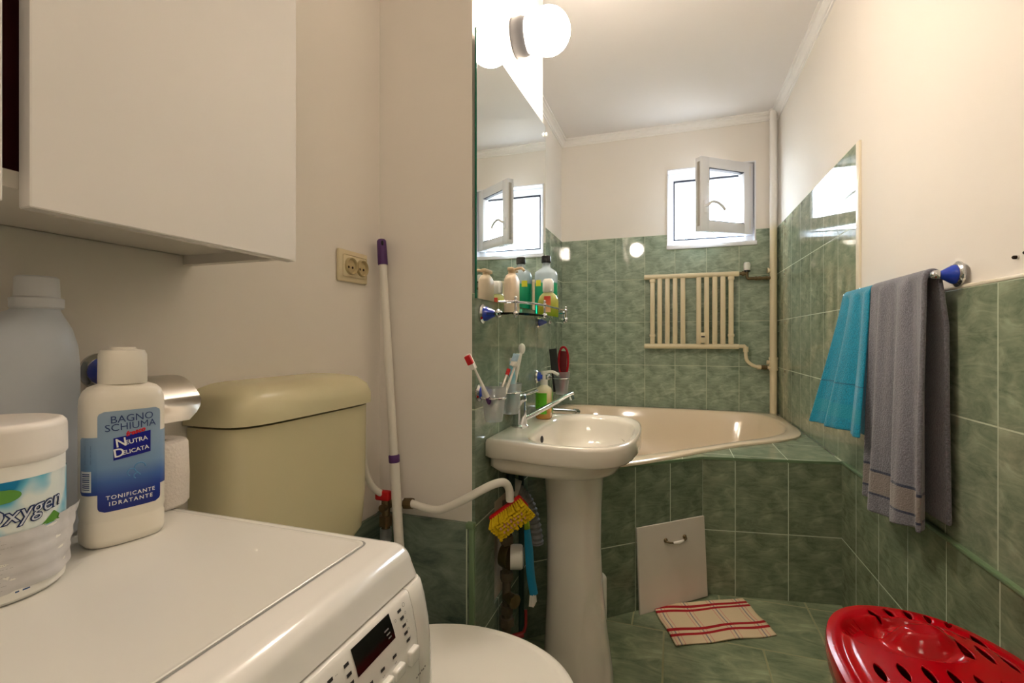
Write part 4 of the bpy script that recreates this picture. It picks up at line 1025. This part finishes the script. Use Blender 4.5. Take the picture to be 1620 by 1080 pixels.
# power socket
so_ = Thing('power_socket', 'beige double power socket on the left wall above the cistern', 'socket', (XL, 1.0, 1.265))
ya, yb_, za, zb_ = .944, 1.056, 1.226, 1.304
bm = B(); box(bm, XL, XL+.010, ya, yb_, za, zb_, .004, 3); so_.part('frame', bm, M['beige'])
bm = B(); box(bm, XL+.009, XL+.0115, ya+.013, yb_-.008, za+.012, zb_-.012, .003, 2); fr = so_.part('cover', bm, M['beige'])
for i, yy in enumerate((.984, 1.028)):
    bm = B(); lathe(bm, (XL+.0117, yy, 1.265), (1, 0, 0), [(.0004, .0001), (.0004, .0165), (.0065, .0182), (.0075, .0195), (.0068, .0205), (.0, .0215)], 40, (True, False)); op = so_.part('outlet', bm, mat('socket_well', (190, 172, 130), .5))
    bm = B()
    for dy in (-.0075, .0075): cyl(bm, (XL+.0119, yy+dy, 1.262), (XL+.0126, yy+dy, 1.262), .0032, n=12)
    so_.part('pin_hole', bm, M['holes'], op)

# ------------------------------------------------------------------ washing machine
MZ = .85; MY0, MY1 = -.12, .487; MXB = XL+.012
wmh = Thing('washing_machine', 'white washing machine filling the lower left corner', 'washing machine', (-.5, .18, FZ))
bm = B(); box(bm, MXB, -.286, MY0+.004, MY1-.006, FZ+.015, .815, .006, 2)
for x in (MXB+.05, -.33):
    for y in (MY0+.06, MY1-.06): cyl(bm, (x, y, FZ), (x, y, FZ+.02), .02)
wmh.part('body', bm, M['white'])
# top: profile in xz swept along y, with rounded far end
def sweep(bm, prof, y0, y1, endr):
    """prof: (x,z) open loop closed; inset at both ends for rounding"""
    cx = sum(p[0] for p in prof)/len(prof); cz = min(p[1] for p in prof)
    rings = []
    for f in (1, .7, .4, .15, 0):
        a = f*endr; ins = endr*(1-math.sqrt(max(0, 1-f*f)))
        rings.append([Vector((x-(ins if x > cx else -ins*0), y0+endr-(1-f)*0-(endr-ins) if False else y0+(ins if False else endr*(1-math.sqrt(max(0, 1-(1-f)**2))) if False else endr-math.sqrt(max(0, endr**2-a*a))), z)) for x, z in prof] if False else [Vector((x, y0+endr*(f and (1-math.cos(f*PI/2)) ) if False else y0+endr*(1-math.sin((1-f)*PI/2)) if False else y0, z)) for x, z in prof])
    return bm
R = .018
prof = [(MXB, .816), (MXB, MZ-.004), (MXB+.004, MZ)]
prof += [(-.305+.022*math.sin(a*PI/16), MZ-.022+.022*math.cos(a*PI/16)) for a in range(0, 8)]
prof += [(-.277, .816)]
def ringy(y, ins):
    out = []
    for x, z in prof:
        zz = z; xx = x
        if ins > 0:
            if z > MZ-.02: zz = z-ins
            if x > -.31: xx = x-ins*.9
        out.append(Vector((xx, y, zz)))
    return out
rr_ = .014
ends = [(1-math.sin(t), math.cos(t)) for t in (0, .4, .8, 1.2, PI/2)]
rings = [ringy(MY0+rr_*(1-c_), rr_*s_) for s_, c_ in [(1-math.sin(t), 1-(1-math.cos(t))) for t in (0,)]]
rings = []
for t in (0, .35, .7, 1.05, PI/2): rings.append(ringy(MY0+rr_*(1-math.sin(t)), rr_*(1-math.sin(t)) if False else rr_*(1-math.cos(PI/2-t))))
rings = [ringy(MY0+rr_*(1-math.cos(t)), rr_*(1-math.sin(t))) for t in (0, .35, .7, 1.05, PI/2)]
rings = rings + [ringy(MY1-rr_*(1-math.cos(t)), rr_*(1-math.sin(t))) for t in (PI/2, 1.05, .7, .35, 0)]
bm = B(); skin(bm, rings); wmh.part('top_frame', bm, M['white'], ang=40)
# inset worktop with a fine groove round it
def rrect(x0, x1, y0, y1, r, n=6):
    out = []
    for cx, cy, a0 in ((x1-r, y1-r, 0), (x0+r, y1-r, PI/2), (x0+r, y0+r, PI), (x1-r, y0+r, 1.5*PI)):
        for i in range(n+1): out.append((cx+r*math.cos(a0+i/n*PI/2), cy+r*math.sin(a0+i/n*PI/2)))
    return out
ix0, ix1, iy0, iy1 = MXB+.004, -.334, MY0+.03, MY1-.022
bm = B()
skin(bm, [[Vector((x, y, z)) for x, y in rrect(ix0+i, ix1-i, iy0+i, iy1-i, .012)] for i, z in ((0, MZ-.002), (0, MZ+.0012), (.0012, MZ+.0018), (.004, MZ+.0010), (.006, MZ+.0008))]); wmh.part('worktop', bm, mat('worktop_white', (224, 222, 214), .3))
bm = B(); gr = [[Vector((x, y, MZ+.0004)) for x, y in rrect(ix0-i, ix1+i, iy0-i, iy1+i, .012)] for i in (0, .0022)]
skin(bm, gr, True, False, False); wmh.part('groove', bm, M['lgrey'])
# control fascia: curved front
fp = [(-.290, .8135), (-.2735, .8135), (-.2705, .811), (-.2655, .795), (-.2605, .77), (-.2575, .74), (-.2565, .70), (-.2565, .640), (-.290, .640)]
def fas(bm, y0, y1, r0, r1, s=1.):
    def ring(y, ins): return [Vector((x-(ins if x > -.28 else 0), y, z)) for x, z in fp]
    rs = [ring(y0, r0), ring(y0+.003, r0*.3), ring(y0+.008, 0), ring(y1-.014, 0), ring(y1-.006, r1*.25), ring(y1-.002, r1*.6), ring(y1, r1)]
    skin(bm, rs); return bm
fac = wmh.part('control_panel', fas(B(), MY0, .4505, .0008, .0008), M['white'])
wmh.part('panel_end_cap', fas(B(), .4515, MY1-.001, .0008, .010), M['white'])
import bisect
def FX(z):
    pts = [(-.2735, .8135), (-.2705, .811), (-.2655, .795), (-.2605, .77), (-.2575, .74), (-.2565, .70), (-.2565, .6)]
    for (xa, za), (xb2, zb2) in zip(pts, pts[1:]):
        if zb2 <= z <= za: return xa+(xb2-xa)*(za-z)/(za-zb2)
    return -.2735
def fpt(y, z, off=.0006): return Vector((FX(z)+off, y, z))
def fquad(bm, cs4, off=.0006, n=6):
    g = [[None]*(n+1) for _ in range(n+1)]
    for j in range(n+1):
        for i in range(n+1):
            u, v = i/n, j/n
            y = cs4[0][0]*(1-u)*(1-v)+cs4[1][0]*u*(1-v)+cs4[2][0]*u*v+cs4[3][0]*(1-u)*v; z = cs4[0][1]*(1-u)*(1-v)+cs4[1][1]*u*(1-v)+cs4[2][1]*u*v+cs4[3][1]*(1-u)*v
            g[j][i] = bm.verts.new(fpt(y, z, off))
    for j in range(n):
        for i in range(n): bm.faces.new((g[j][i], g[j][i+1], g[j+1][i+1], g[j+1][i]))
# display window
dsp = wmh.part('display', fquad(B(), [(.354, .7885), (.4125, .7885), (.4125, .8085), (.354, .8085)]), M['black']) if False else None
bm = B(); fquad(bm, [(.3535, .7860), (.4130, .7860), (.4105, .8105), (.3515, .8105)]); dsp = wmh.part('display', bm, M['black'])
bm = B()
for k_ in range(3): fquad(bm, [(.3975+.002*k_, .799-.004*k_), (.4045+.001*k_, .799-.004*k_), (.4045+.001*k_, .8003-.004*k_), (.3975+.002*k_, .8003-.004*k_)], .0012, 1)
wmh.part('display_marks', bm, M['lgrey'], dsp)
def slit(y, z, w=.0032, h=.0014):
    bm = B(); fquad(bm, [(y-w, z-h), (y+w, z-h), (y+w, z+h), (y-w, z+h)], .0007, 2); wmh.part('indicator', bm, M['dgrey'])
for y, z in ((.4268, .8043), (.4284, .7966), (.4298, .7885), (.4307, .7806), (.4325, .7725), (.4068, .7719), (.3866, .7719), (.3678, .7717), (.3427, .8034), (.3435, .7952), (.3445, .7873), (.3225, .8036), (.323, .7952), (.303, .8036), (.303, .7952), (.3478, .7719), (.3278, .7719)): slit(y, z)
def fbtn(y, z, w=.0075, h=.0062):
    bm = B(); x = FX(z); box(bm, x-.004, x+.0055, y-w, y+w, z-h, z+h, .002, 3); wmh.part('button', bm, M['white'])
fbtn(.4368, .7545, .0080, .0075)
for y in (.4094, .3890, .3686, .3482, .3278): fbtn(y, .7555, .0085, .0055)
bm = B()
for z, s in ((.8060, 'O'), (.7990, 'o'), (.7905, 'c'), (.7825, 'm'), (.7735, 'w')): put_text(bm, s, .006, lambda u, v: fpt(.4355+u, z+v, .0007))
put_text(bm, 'o', .006, lambda u, v: fpt(.4175+u, .800+v, .0007))
for y in (.4075, .3872): put_text(bm, 'xx', .0045, lambda u, v: fpt(y+u, .7655+v, .0007))
for y, z in ((.332, .8036), (.333, .7952), (.312, .8036)): put_text(bm, '--', .005, lambda u, v: fpt(y+u-.002, z+v, .0007))
wmh.part('panel_symbols', bm, M['lgrey'])
bm = B()
for k_ in range(6): fquad(bm, [(.4420+k_*.0035, .7262+(k_ % 2)*.0008), (.4443+k_*.0035, .7262+(k_ % 2)*.0008), (.4443+k_*.0035, .7278+(k_ % 2)*.0008), (.4420+k_*.0035, .7278+(k_ % 2)*.0008)], .0007, 1)
wmh.part('printed_marks', bm, M['dgrey'])
# door of the drum, below the frame of the photo
bm = B(); lathe(bm, (-.290, .18, .40), (1, 0, 0), [(0, .18), (.018, .175), (.03, .15), (.032, .12)], 48); dd_ = wmh.part('drum_door', bm, M['white'])
bm = B(); lathe(bm, (-.262, .18, .40), (1, 0, 0), [(0, .12), (.012, .10), (.02, .05), (.022, .001)], 48, (True, True)); wmh.part('door_glass', bm, M['black'], dd_)

# ------------------------------------------------------------------ things on the washing machine
TZ = MZ+.0018
# bath foam
c = (-.6165, .385); rot = PI/2-.26
# wide axis about 15 degrees off the wall direction, label towards the room
bf = Thing('bath_foam_bottle', 'white bath foam bottle with a blue label on the washing machine', 'bottle', (*c, TZ))
a_, b_, n_ = .0390, .026, 3.0
def bs(z, s, n=n_, aa=a_, bb_=b_): return (TZ+z, *c, aa*s, bb_*s, n, rot)
bf.part('bottle', loft(B(), [bs(0, .90), bs(.004, .985), bs(.008, 1), bs(.024, 1), bs(.027, .975), bs(.030, .975), bs(.034, 1), bs(.155, 1), bs(.165, .985), bs(.173, .92), bs(.178, .80), bs(.181, .62), bs(.183, .5)], 72), mat('ivory_plastic', (238, 232, 218), .28, sss=.1), ang=50)
bf.part('cap', loft(B(), [(TZ+.181, *c, .0215, .0195, 2.6, rot), (TZ+.183, *c, .0225, .0205, 2.6, rot), (TZ+.215, *c, .0220, .0200, 2.6, rot), (TZ+.220, *c, .0200, .018, 2.5, rot), (TZ+.221, *c, .013, .012, 2.4, rot), (TZ+.2235, *c, .012, .011, 2.4, rot)], 48), mat('ivory_cap', (240, 234, 220), .35), ang=50)
W = Wrap(c[0], c[1], a_, b_, n_, rot)
blu = zmat('bath_foam_label', [(0, (24, 42, 128)), (.14, (34, 58, 142)), (.28, (70, 106, 172)), (.42, (122, 154, 190)), (.7, (142, 168, 194)), (1, (152, 174, 196))], TZ+.044, TZ+.152, .3)
def rc(t, w=.030, r=.006, H=.108):
    e = min(t, 1-t)*H
    return w-(r-math.sqrt(max(0, r*r-(r-e)**2)) if e < r else 0)
lbl = bf.part('label', patch(B(), W, rc, TZ+.040, TZ+.152, .0005, 24, 48), blu)
bf.part('label_band', patch(B(), W, lambda t: rc(t, .0505, .003, .07), TZ+.060, TZ+.124, .00045, 30, 24), blu, lbl)
bf.part('name_panel', (lambda bm: (patch(bm, (lambda u, z, off: W(u, z+u*.12, off)), lambda t: .0175, TZ+.0985, TZ+.1235, .0009, 10, 6, u0=.0010), bm)[1])(B()), mat('deep_blue_print', (16, 24, 140), .35), lbl)
navy = mat('navy_print', (50, 70, 120), .5); wht = mat('white_print', (238, 238, 238), .5)
bm = B(); F = lambda off: (lambda u, v: W(u, TZ+v, off))
put_text(bm, 'BAGNO', .0115, F(.001), at=(.001, .1425), rot=.03); put_text(bm, 'SCHIUMA', .0112, F(.001), at=(.000, .1335), rot=.03); bf.part('label_print', bm, navy, lbl)
bm = B(); put_text(bm, 'fresco', .0075, F(.001), at=(.0035, .1262), rot=.22, bold=.0003, shear=.3); bf.part('red_print', bm, mat('red_print', (206, 30, 40), .5), lbl)
bm = B(); put_text(bm, 'N', .0135, F(.0013), at=(-.0098, .1155), rot=.12, bold=.0002); put_text(bm, 'EUTRA', .0070, F(.0013), at=(.0045, .1160), rot=.12, bold=.0001)
put_text(bm, 'D', .0135, F(.0013), at=(-.0118, .1042), rot=.12, bold=.0002); put_text(bm, 'ELICATA', .0066, F(.0013), at=(.0038, .1050), rot=.12, bold=.0001)
put_text(bm, 'TONIFICANTE', .0062, F(.001), at=(0, .0555), bold=.0001, spacing=1.2); put_text(bm, 'IDRATANTE', .0062, F(.001), at=(0, .0485), bold=.0001, spacing=1.3); bf.part('white_print', bm, wht, lbl)
bm = B(); patch(bm, W, lambda t: .0062, TZ+.064, TZ+.087, .0007, 4, 4, u0=-.0415); bcd = bf.part('barcode_field', bm, wht, lbl)
bm = B()
for k_ in range(9): patch(bm, W, lambda t: .0044, TZ+.0665+k_*.0021, TZ+.0665+k_*.0021+(.0012 if k_ % 3 else .0008), .0009, 2, 1, u0=-.0412)
for uu in (-.045, -.039):
    put_text(bm, '---- - --- -- ----', .0036, lambda u, v: W(uu+u+.003, TZ+.105+v, .0008), rot=PI/2)
put_text(bm, '--- -- ---- - --', .0036, lambda u, v: W(.043+u, TZ+.095+v, .0008), rot=PI/2)
bf.part('barcode_lines', bm, navy, lbl)
bm = B()
for (du, dz, r_) in ((.004, .084, .0055), (-.004, .080, .004), (.001, .075, .003)):
    K = [W(.004+du+r_*math.cos(t*PI/8), TZ+dz+r_*math.sin(t*PI/8), .0006) for t in range(12)]; tube(bm, K, .0006, 6)
bf.part('figure_print', bm, mat('light_blue_print', (90, 146, 196), .5), lbl)

# jar of stain remover
c = (-.604, .262); jr = .0535
jt = Thing('stain_remover_jar', 'white tub of oxygen powder with ribbed lid at the machine edge', 'jar', (*c, TZ))
jt.part('jar_body', lathe(B(), (*c, TZ), (0, 0, 1), [(0, jr*.95), (.003, jr), (.120, jr), (.124, jr*.97)], 64), M['plastic'])
bm = B(); N = 120
rs = []
for z, r_, rib in ((.121, jr*1.0, 0), (.124, jr*1.035, 0), (.128, jr*1.035, 1), (.150, jr*1.03, 1), (.153, jr*1.015, 0), (.156, jr*.97, 0), (.157, jr*.90, 0), (.1555, jr*.86, 0)):
    rs.append([Vector((c[0]+(r_-rib*.0007*(k_ % 2))*math.cos(2*PI*k_/N), c[1]+(r_-rib*.0007*(k_ % 2))*math.sin(2*PI*k_/N), TZ+z)) for k_ in range(N)])
skin(bm, rs); jt.part('lid', bm, mat('jar_lid', (238, 232, 224), .4), ang=50)
Wj = Wrap(c[0], c[1], jr, jr, 2, PI/2-.55)
def jm_(name):
    m = mat(name, (255, 255, 255), .35); nt = m.node_tree; b = nt.nodes['Principled BSDF']
    for l in list(b.inputs['Base Color'].links): nt.links.remove(l)
    g = nt.nodes.new('ShaderNodeNewGeometry'); n = nt.nodes.new('ShaderNodeTexNoise'); n.inputs['Scale'].default_value = 22; n.inputs['Detail'].default_value = 2; nt.links.new(g.outputs['Position'], n.inputs['Vector'])
    rp = nt.nodes.new('ShaderNodeValToRGB'); nt.links.new(n.outputs[0], rp.inputs[0]); e = rp.color_ramp.elements
    e[0].position = .38; e[0].color = (*lin((20, 130, 180)), 1); e[1].position = .58; e[1].color = (*lin((226, 234, 230)), 1)
    k3 = e.new(.47); k3.color = (*lin((110, 190, 214)), 1)
    nt.links.new(rp.outputs[0], b.inputs['Base Color']); return m
jl = jt.part('label', patch(B(), Wj, lambda t: .125, TZ+.060, TZ+.108, .0005, 80, 8), jm_('oxygen_label'))
bm = B(); put_text(bm, 'Oxygen', .0200, lambda u, v: Wj(u+.0315, TZ+.0785+v, .0010), bold=.0009, shear=.25, rot=.10); jt.part('name_outline', bm, mat('navy_outline', (30, 50, 100), .4), jl)
bm = B(); put_text(bm, 'Oxygen', .0200, lambda u, v: Wj(u+.0315, TZ+.0785+v, .0014), bold=-.0001, shear=.25, rot=.10); jt.part('name_print', bm, mat('silver_print', (206, 212, 222), .4), jl)
bm = B(); patch(bm, Wj, lambda t: .0165*math.sqrt(max(.0, 1-(2*t-1)**2))+.0001, TZ+.089, TZ+.102, .0011, 12, 12, u0=.012); jt.part('green_seal', bm, mat('leaf_green', (100, 160, 70), .5), jl)
bm = B(); patch(bm, Wj, lambda t: .013*(1-t)+.0005, TZ+.061, TZ+.071, .0008, 8, 6, u0=.056); jt.part('green_leaf', bm, mat('leaf_green2', (90, 150, 50), .5), jl)
# wrinkled wrap round the lower half
bm = B(); NU2 = 90; NZ2 = 14; rs = []
for j in range(NZ2+1):
    z = TZ+.010+.052*j/NZ2; r = []
    for i in range(NU2+1):
        u = -.12+.225*i/NU2
        flap = max(0, (u-.080)/.025)
        off = .0016+.0012*math.sin(u*120+z*60)+.0008*math.sin(z*500+u*40)+.014*min(1, flap)*(j/NZ2)**1.5*1.0+.006*min(1, flap)*(1 if j < 3 else 0)*.5
        r.append(Wj(u, z+(.004 if u > .06 and j == NZ2 else 0), off))
    rs.append(r)
skin(bm, rs, False, False, False); wrp = jt.part('plastic_wrap', bm, mat('printed_wrap', (206, 204, 204), .3, noise=(60, .15)))
bm = B()
for j in range(13):
    zz = .016+j*.0036
    if 6 < j < 9: continue
    L_ = '---- -- ----- --- - ------ --- -- ---- ----- -- --- ---- - ---- --'[j % 5:50+(j*7) % 12]
    put_text(bm, L_, .0036, lambda u, v: Wj(u-.012, TZ+zz+v, .0042))
wrp2 = jt.part('fine_print', bm, M['lgrey'], wrp)
bm = B(); put_text(bm, '- --', .0075, lambda u, v: Wj(u+.028, TZ+.0115+v, .0042), bold=.0003); jt.part('blue_mark', bm, mat('mark_blue', (40, 80, 130), .5), wrp)
# tall translucent detergent bottle
c = (-.703, .318)
dt = Thing('detergent_bottle', 'tall translucent white detergent bottle behind the oxygen tub', 'bottle', (*c, TZ))
dn = mat('milky_plastic', (206, 212, 220), .35, sss=.2)
def ds(z, sa, sb2, n=3., dy=0.): return (TZ+z, c[0], c[1]+dy, sb2, sa, n)
dt.part('bottle', loft(B(), [ds(0, .058, .036), ds(.006, .064, .041), ds(.12, .064, .041), ds(.20, .064, .041), ds(.225, .062, .040), ds(.245, .048, .036, 2.6, .010), ds(.258, .033, .028, 2.2, .020), ds(.266, .022, .022, 2, .028), ds(.270, .020, .020, 2, .03)], 64), dn, ang=50)
cc = (c[0], c[1]+.030)
dt.part('cap', lathe(B(), (*cc, TZ+.268), (0, 0, 1), [(0, .022), (.002, .0235), (.012, .0235), (.014, .020), (.036, .019), (.038, .017)], 40), mat('milky_cap', (220, 222, 226), .4))
# toilet roll
c = (-.698, .466)
tr = Thing('toilet_roll', 'white toilet paper roll standing behind the bath foam bottle', 'toilet roll', (*c, TZ))
bm = B(); lathe(bm, (*c, TZ), (0, 0, 1), [(.006, .0205), (0, .022), (0, .047), (.003, .0495), (.04, .050), (.085, .0485), (.089, .046), (.089, .022), (.083, .0205)], 48, (False, False)); tr.part('paper', bm, M['paper'])
bm = B(); lathe(bm, (*c, TZ), (0, 0, 1), [(.001, .0205), (.088, .0205), (.088, .0195), (.001, .0195), (.001, .0205)], 32, (False, False)); tr.part('core', bm, mat('cardboard', (170, 140, 104), .9))
# paper holder on the wall
ph = Thing('toilet_roll_holder', 'steel toilet roll holder flap on the left wall beside the cistern', 'paper holder', (XL, .44, 1.04))
mount(ph, (XL, .448, 1.040), (1, 0, 0), .05, .025)
bm = B(); rs = []
yA, yB2 = .432, .533
for i in range(15):
    t = i/14; x = XL+.030+.075*t; z = 1.030-.060*t**2.2*1.0
    w0 = .0; yb3 = yB2-.006*(2*t-1)**4*2
    rs.append([Vector((x, yA+.004*(t > .9), z)), Vector((x, yb3-.020*max(0, (t-.75)/.25)**2, z)), Vector((x+.0003, yb3-.020*max(0, (t-.75)/.25)**2, z-.0015)), Vector((x+.0003, yA+.004*(t > .9), z-.0015))])
skin(bm, rs); ph.part('flap', bm, M['steel'], ang=50)
bm = B(); tube(bm, [(XL+.054, .432, 1.04), (XL+.056, .425, 1.01), (XL+.056, .43, .985), (XL+.056, .53, .982)], .004, 10, 5); ph.part('roll_bar', bm, M['chrome'])

# ------------------------------------------------------------------ wall cabinet
CX0, CX1 = XL+.002, -.568
cb = Thing('wall_cabinet', 'glossy white wall cabinet hanging over the washing machine', 'cabinet', (-.66, .23, 1.207))
bm = B(); t = .016; zt = 1.98
box(bm, CX0, CX1, -.16, .568, 1.222, 1.222+t); box(bm, CX0, CX1, -.16, .568, zt-t, zt); box(bm, CX0, CX1, .568, .584, 1.207, zt)
box(bm, CX0, CX1, -.176, -.16, 1.207, zt); box(bm, CX0, CX0+.004, -.16, .568, 1.222, zt); box(bm, CX0+.004, CX1-.02, -.16, .568, 1.60, 1.616)
cb.part('carcass', bm, mat('white_carcass', (214, 208, 198), .35))
bm = B(); box(bm, CX1+.001, CX1+.019, .267, .586, 1.204, zt, .0012, 1); cb.part('cabinet_door', bm, M['lam'])
bm = B(); box(bm, CX1+.001, CX1+.019, -.178, .2485, 1.204, zt, .0012, 1); cb.part('cabinet_door', bm, M['lam'])
T = Thing('dark_box', 'dark red and black box just visible inside the cabinet', 'box', (-.66, .25, 1.239))
bm = B(); box(bm, -.74, -.585, .14, .36, 1.2385, 1.42, .004); T.part('box_lower', bm, M['darkred']); bm = B(); box(bm, -.74, -.583, .135, .365, 1.42, 1.598, .004); T.part('box_upper', bm, M['darkcloth'])
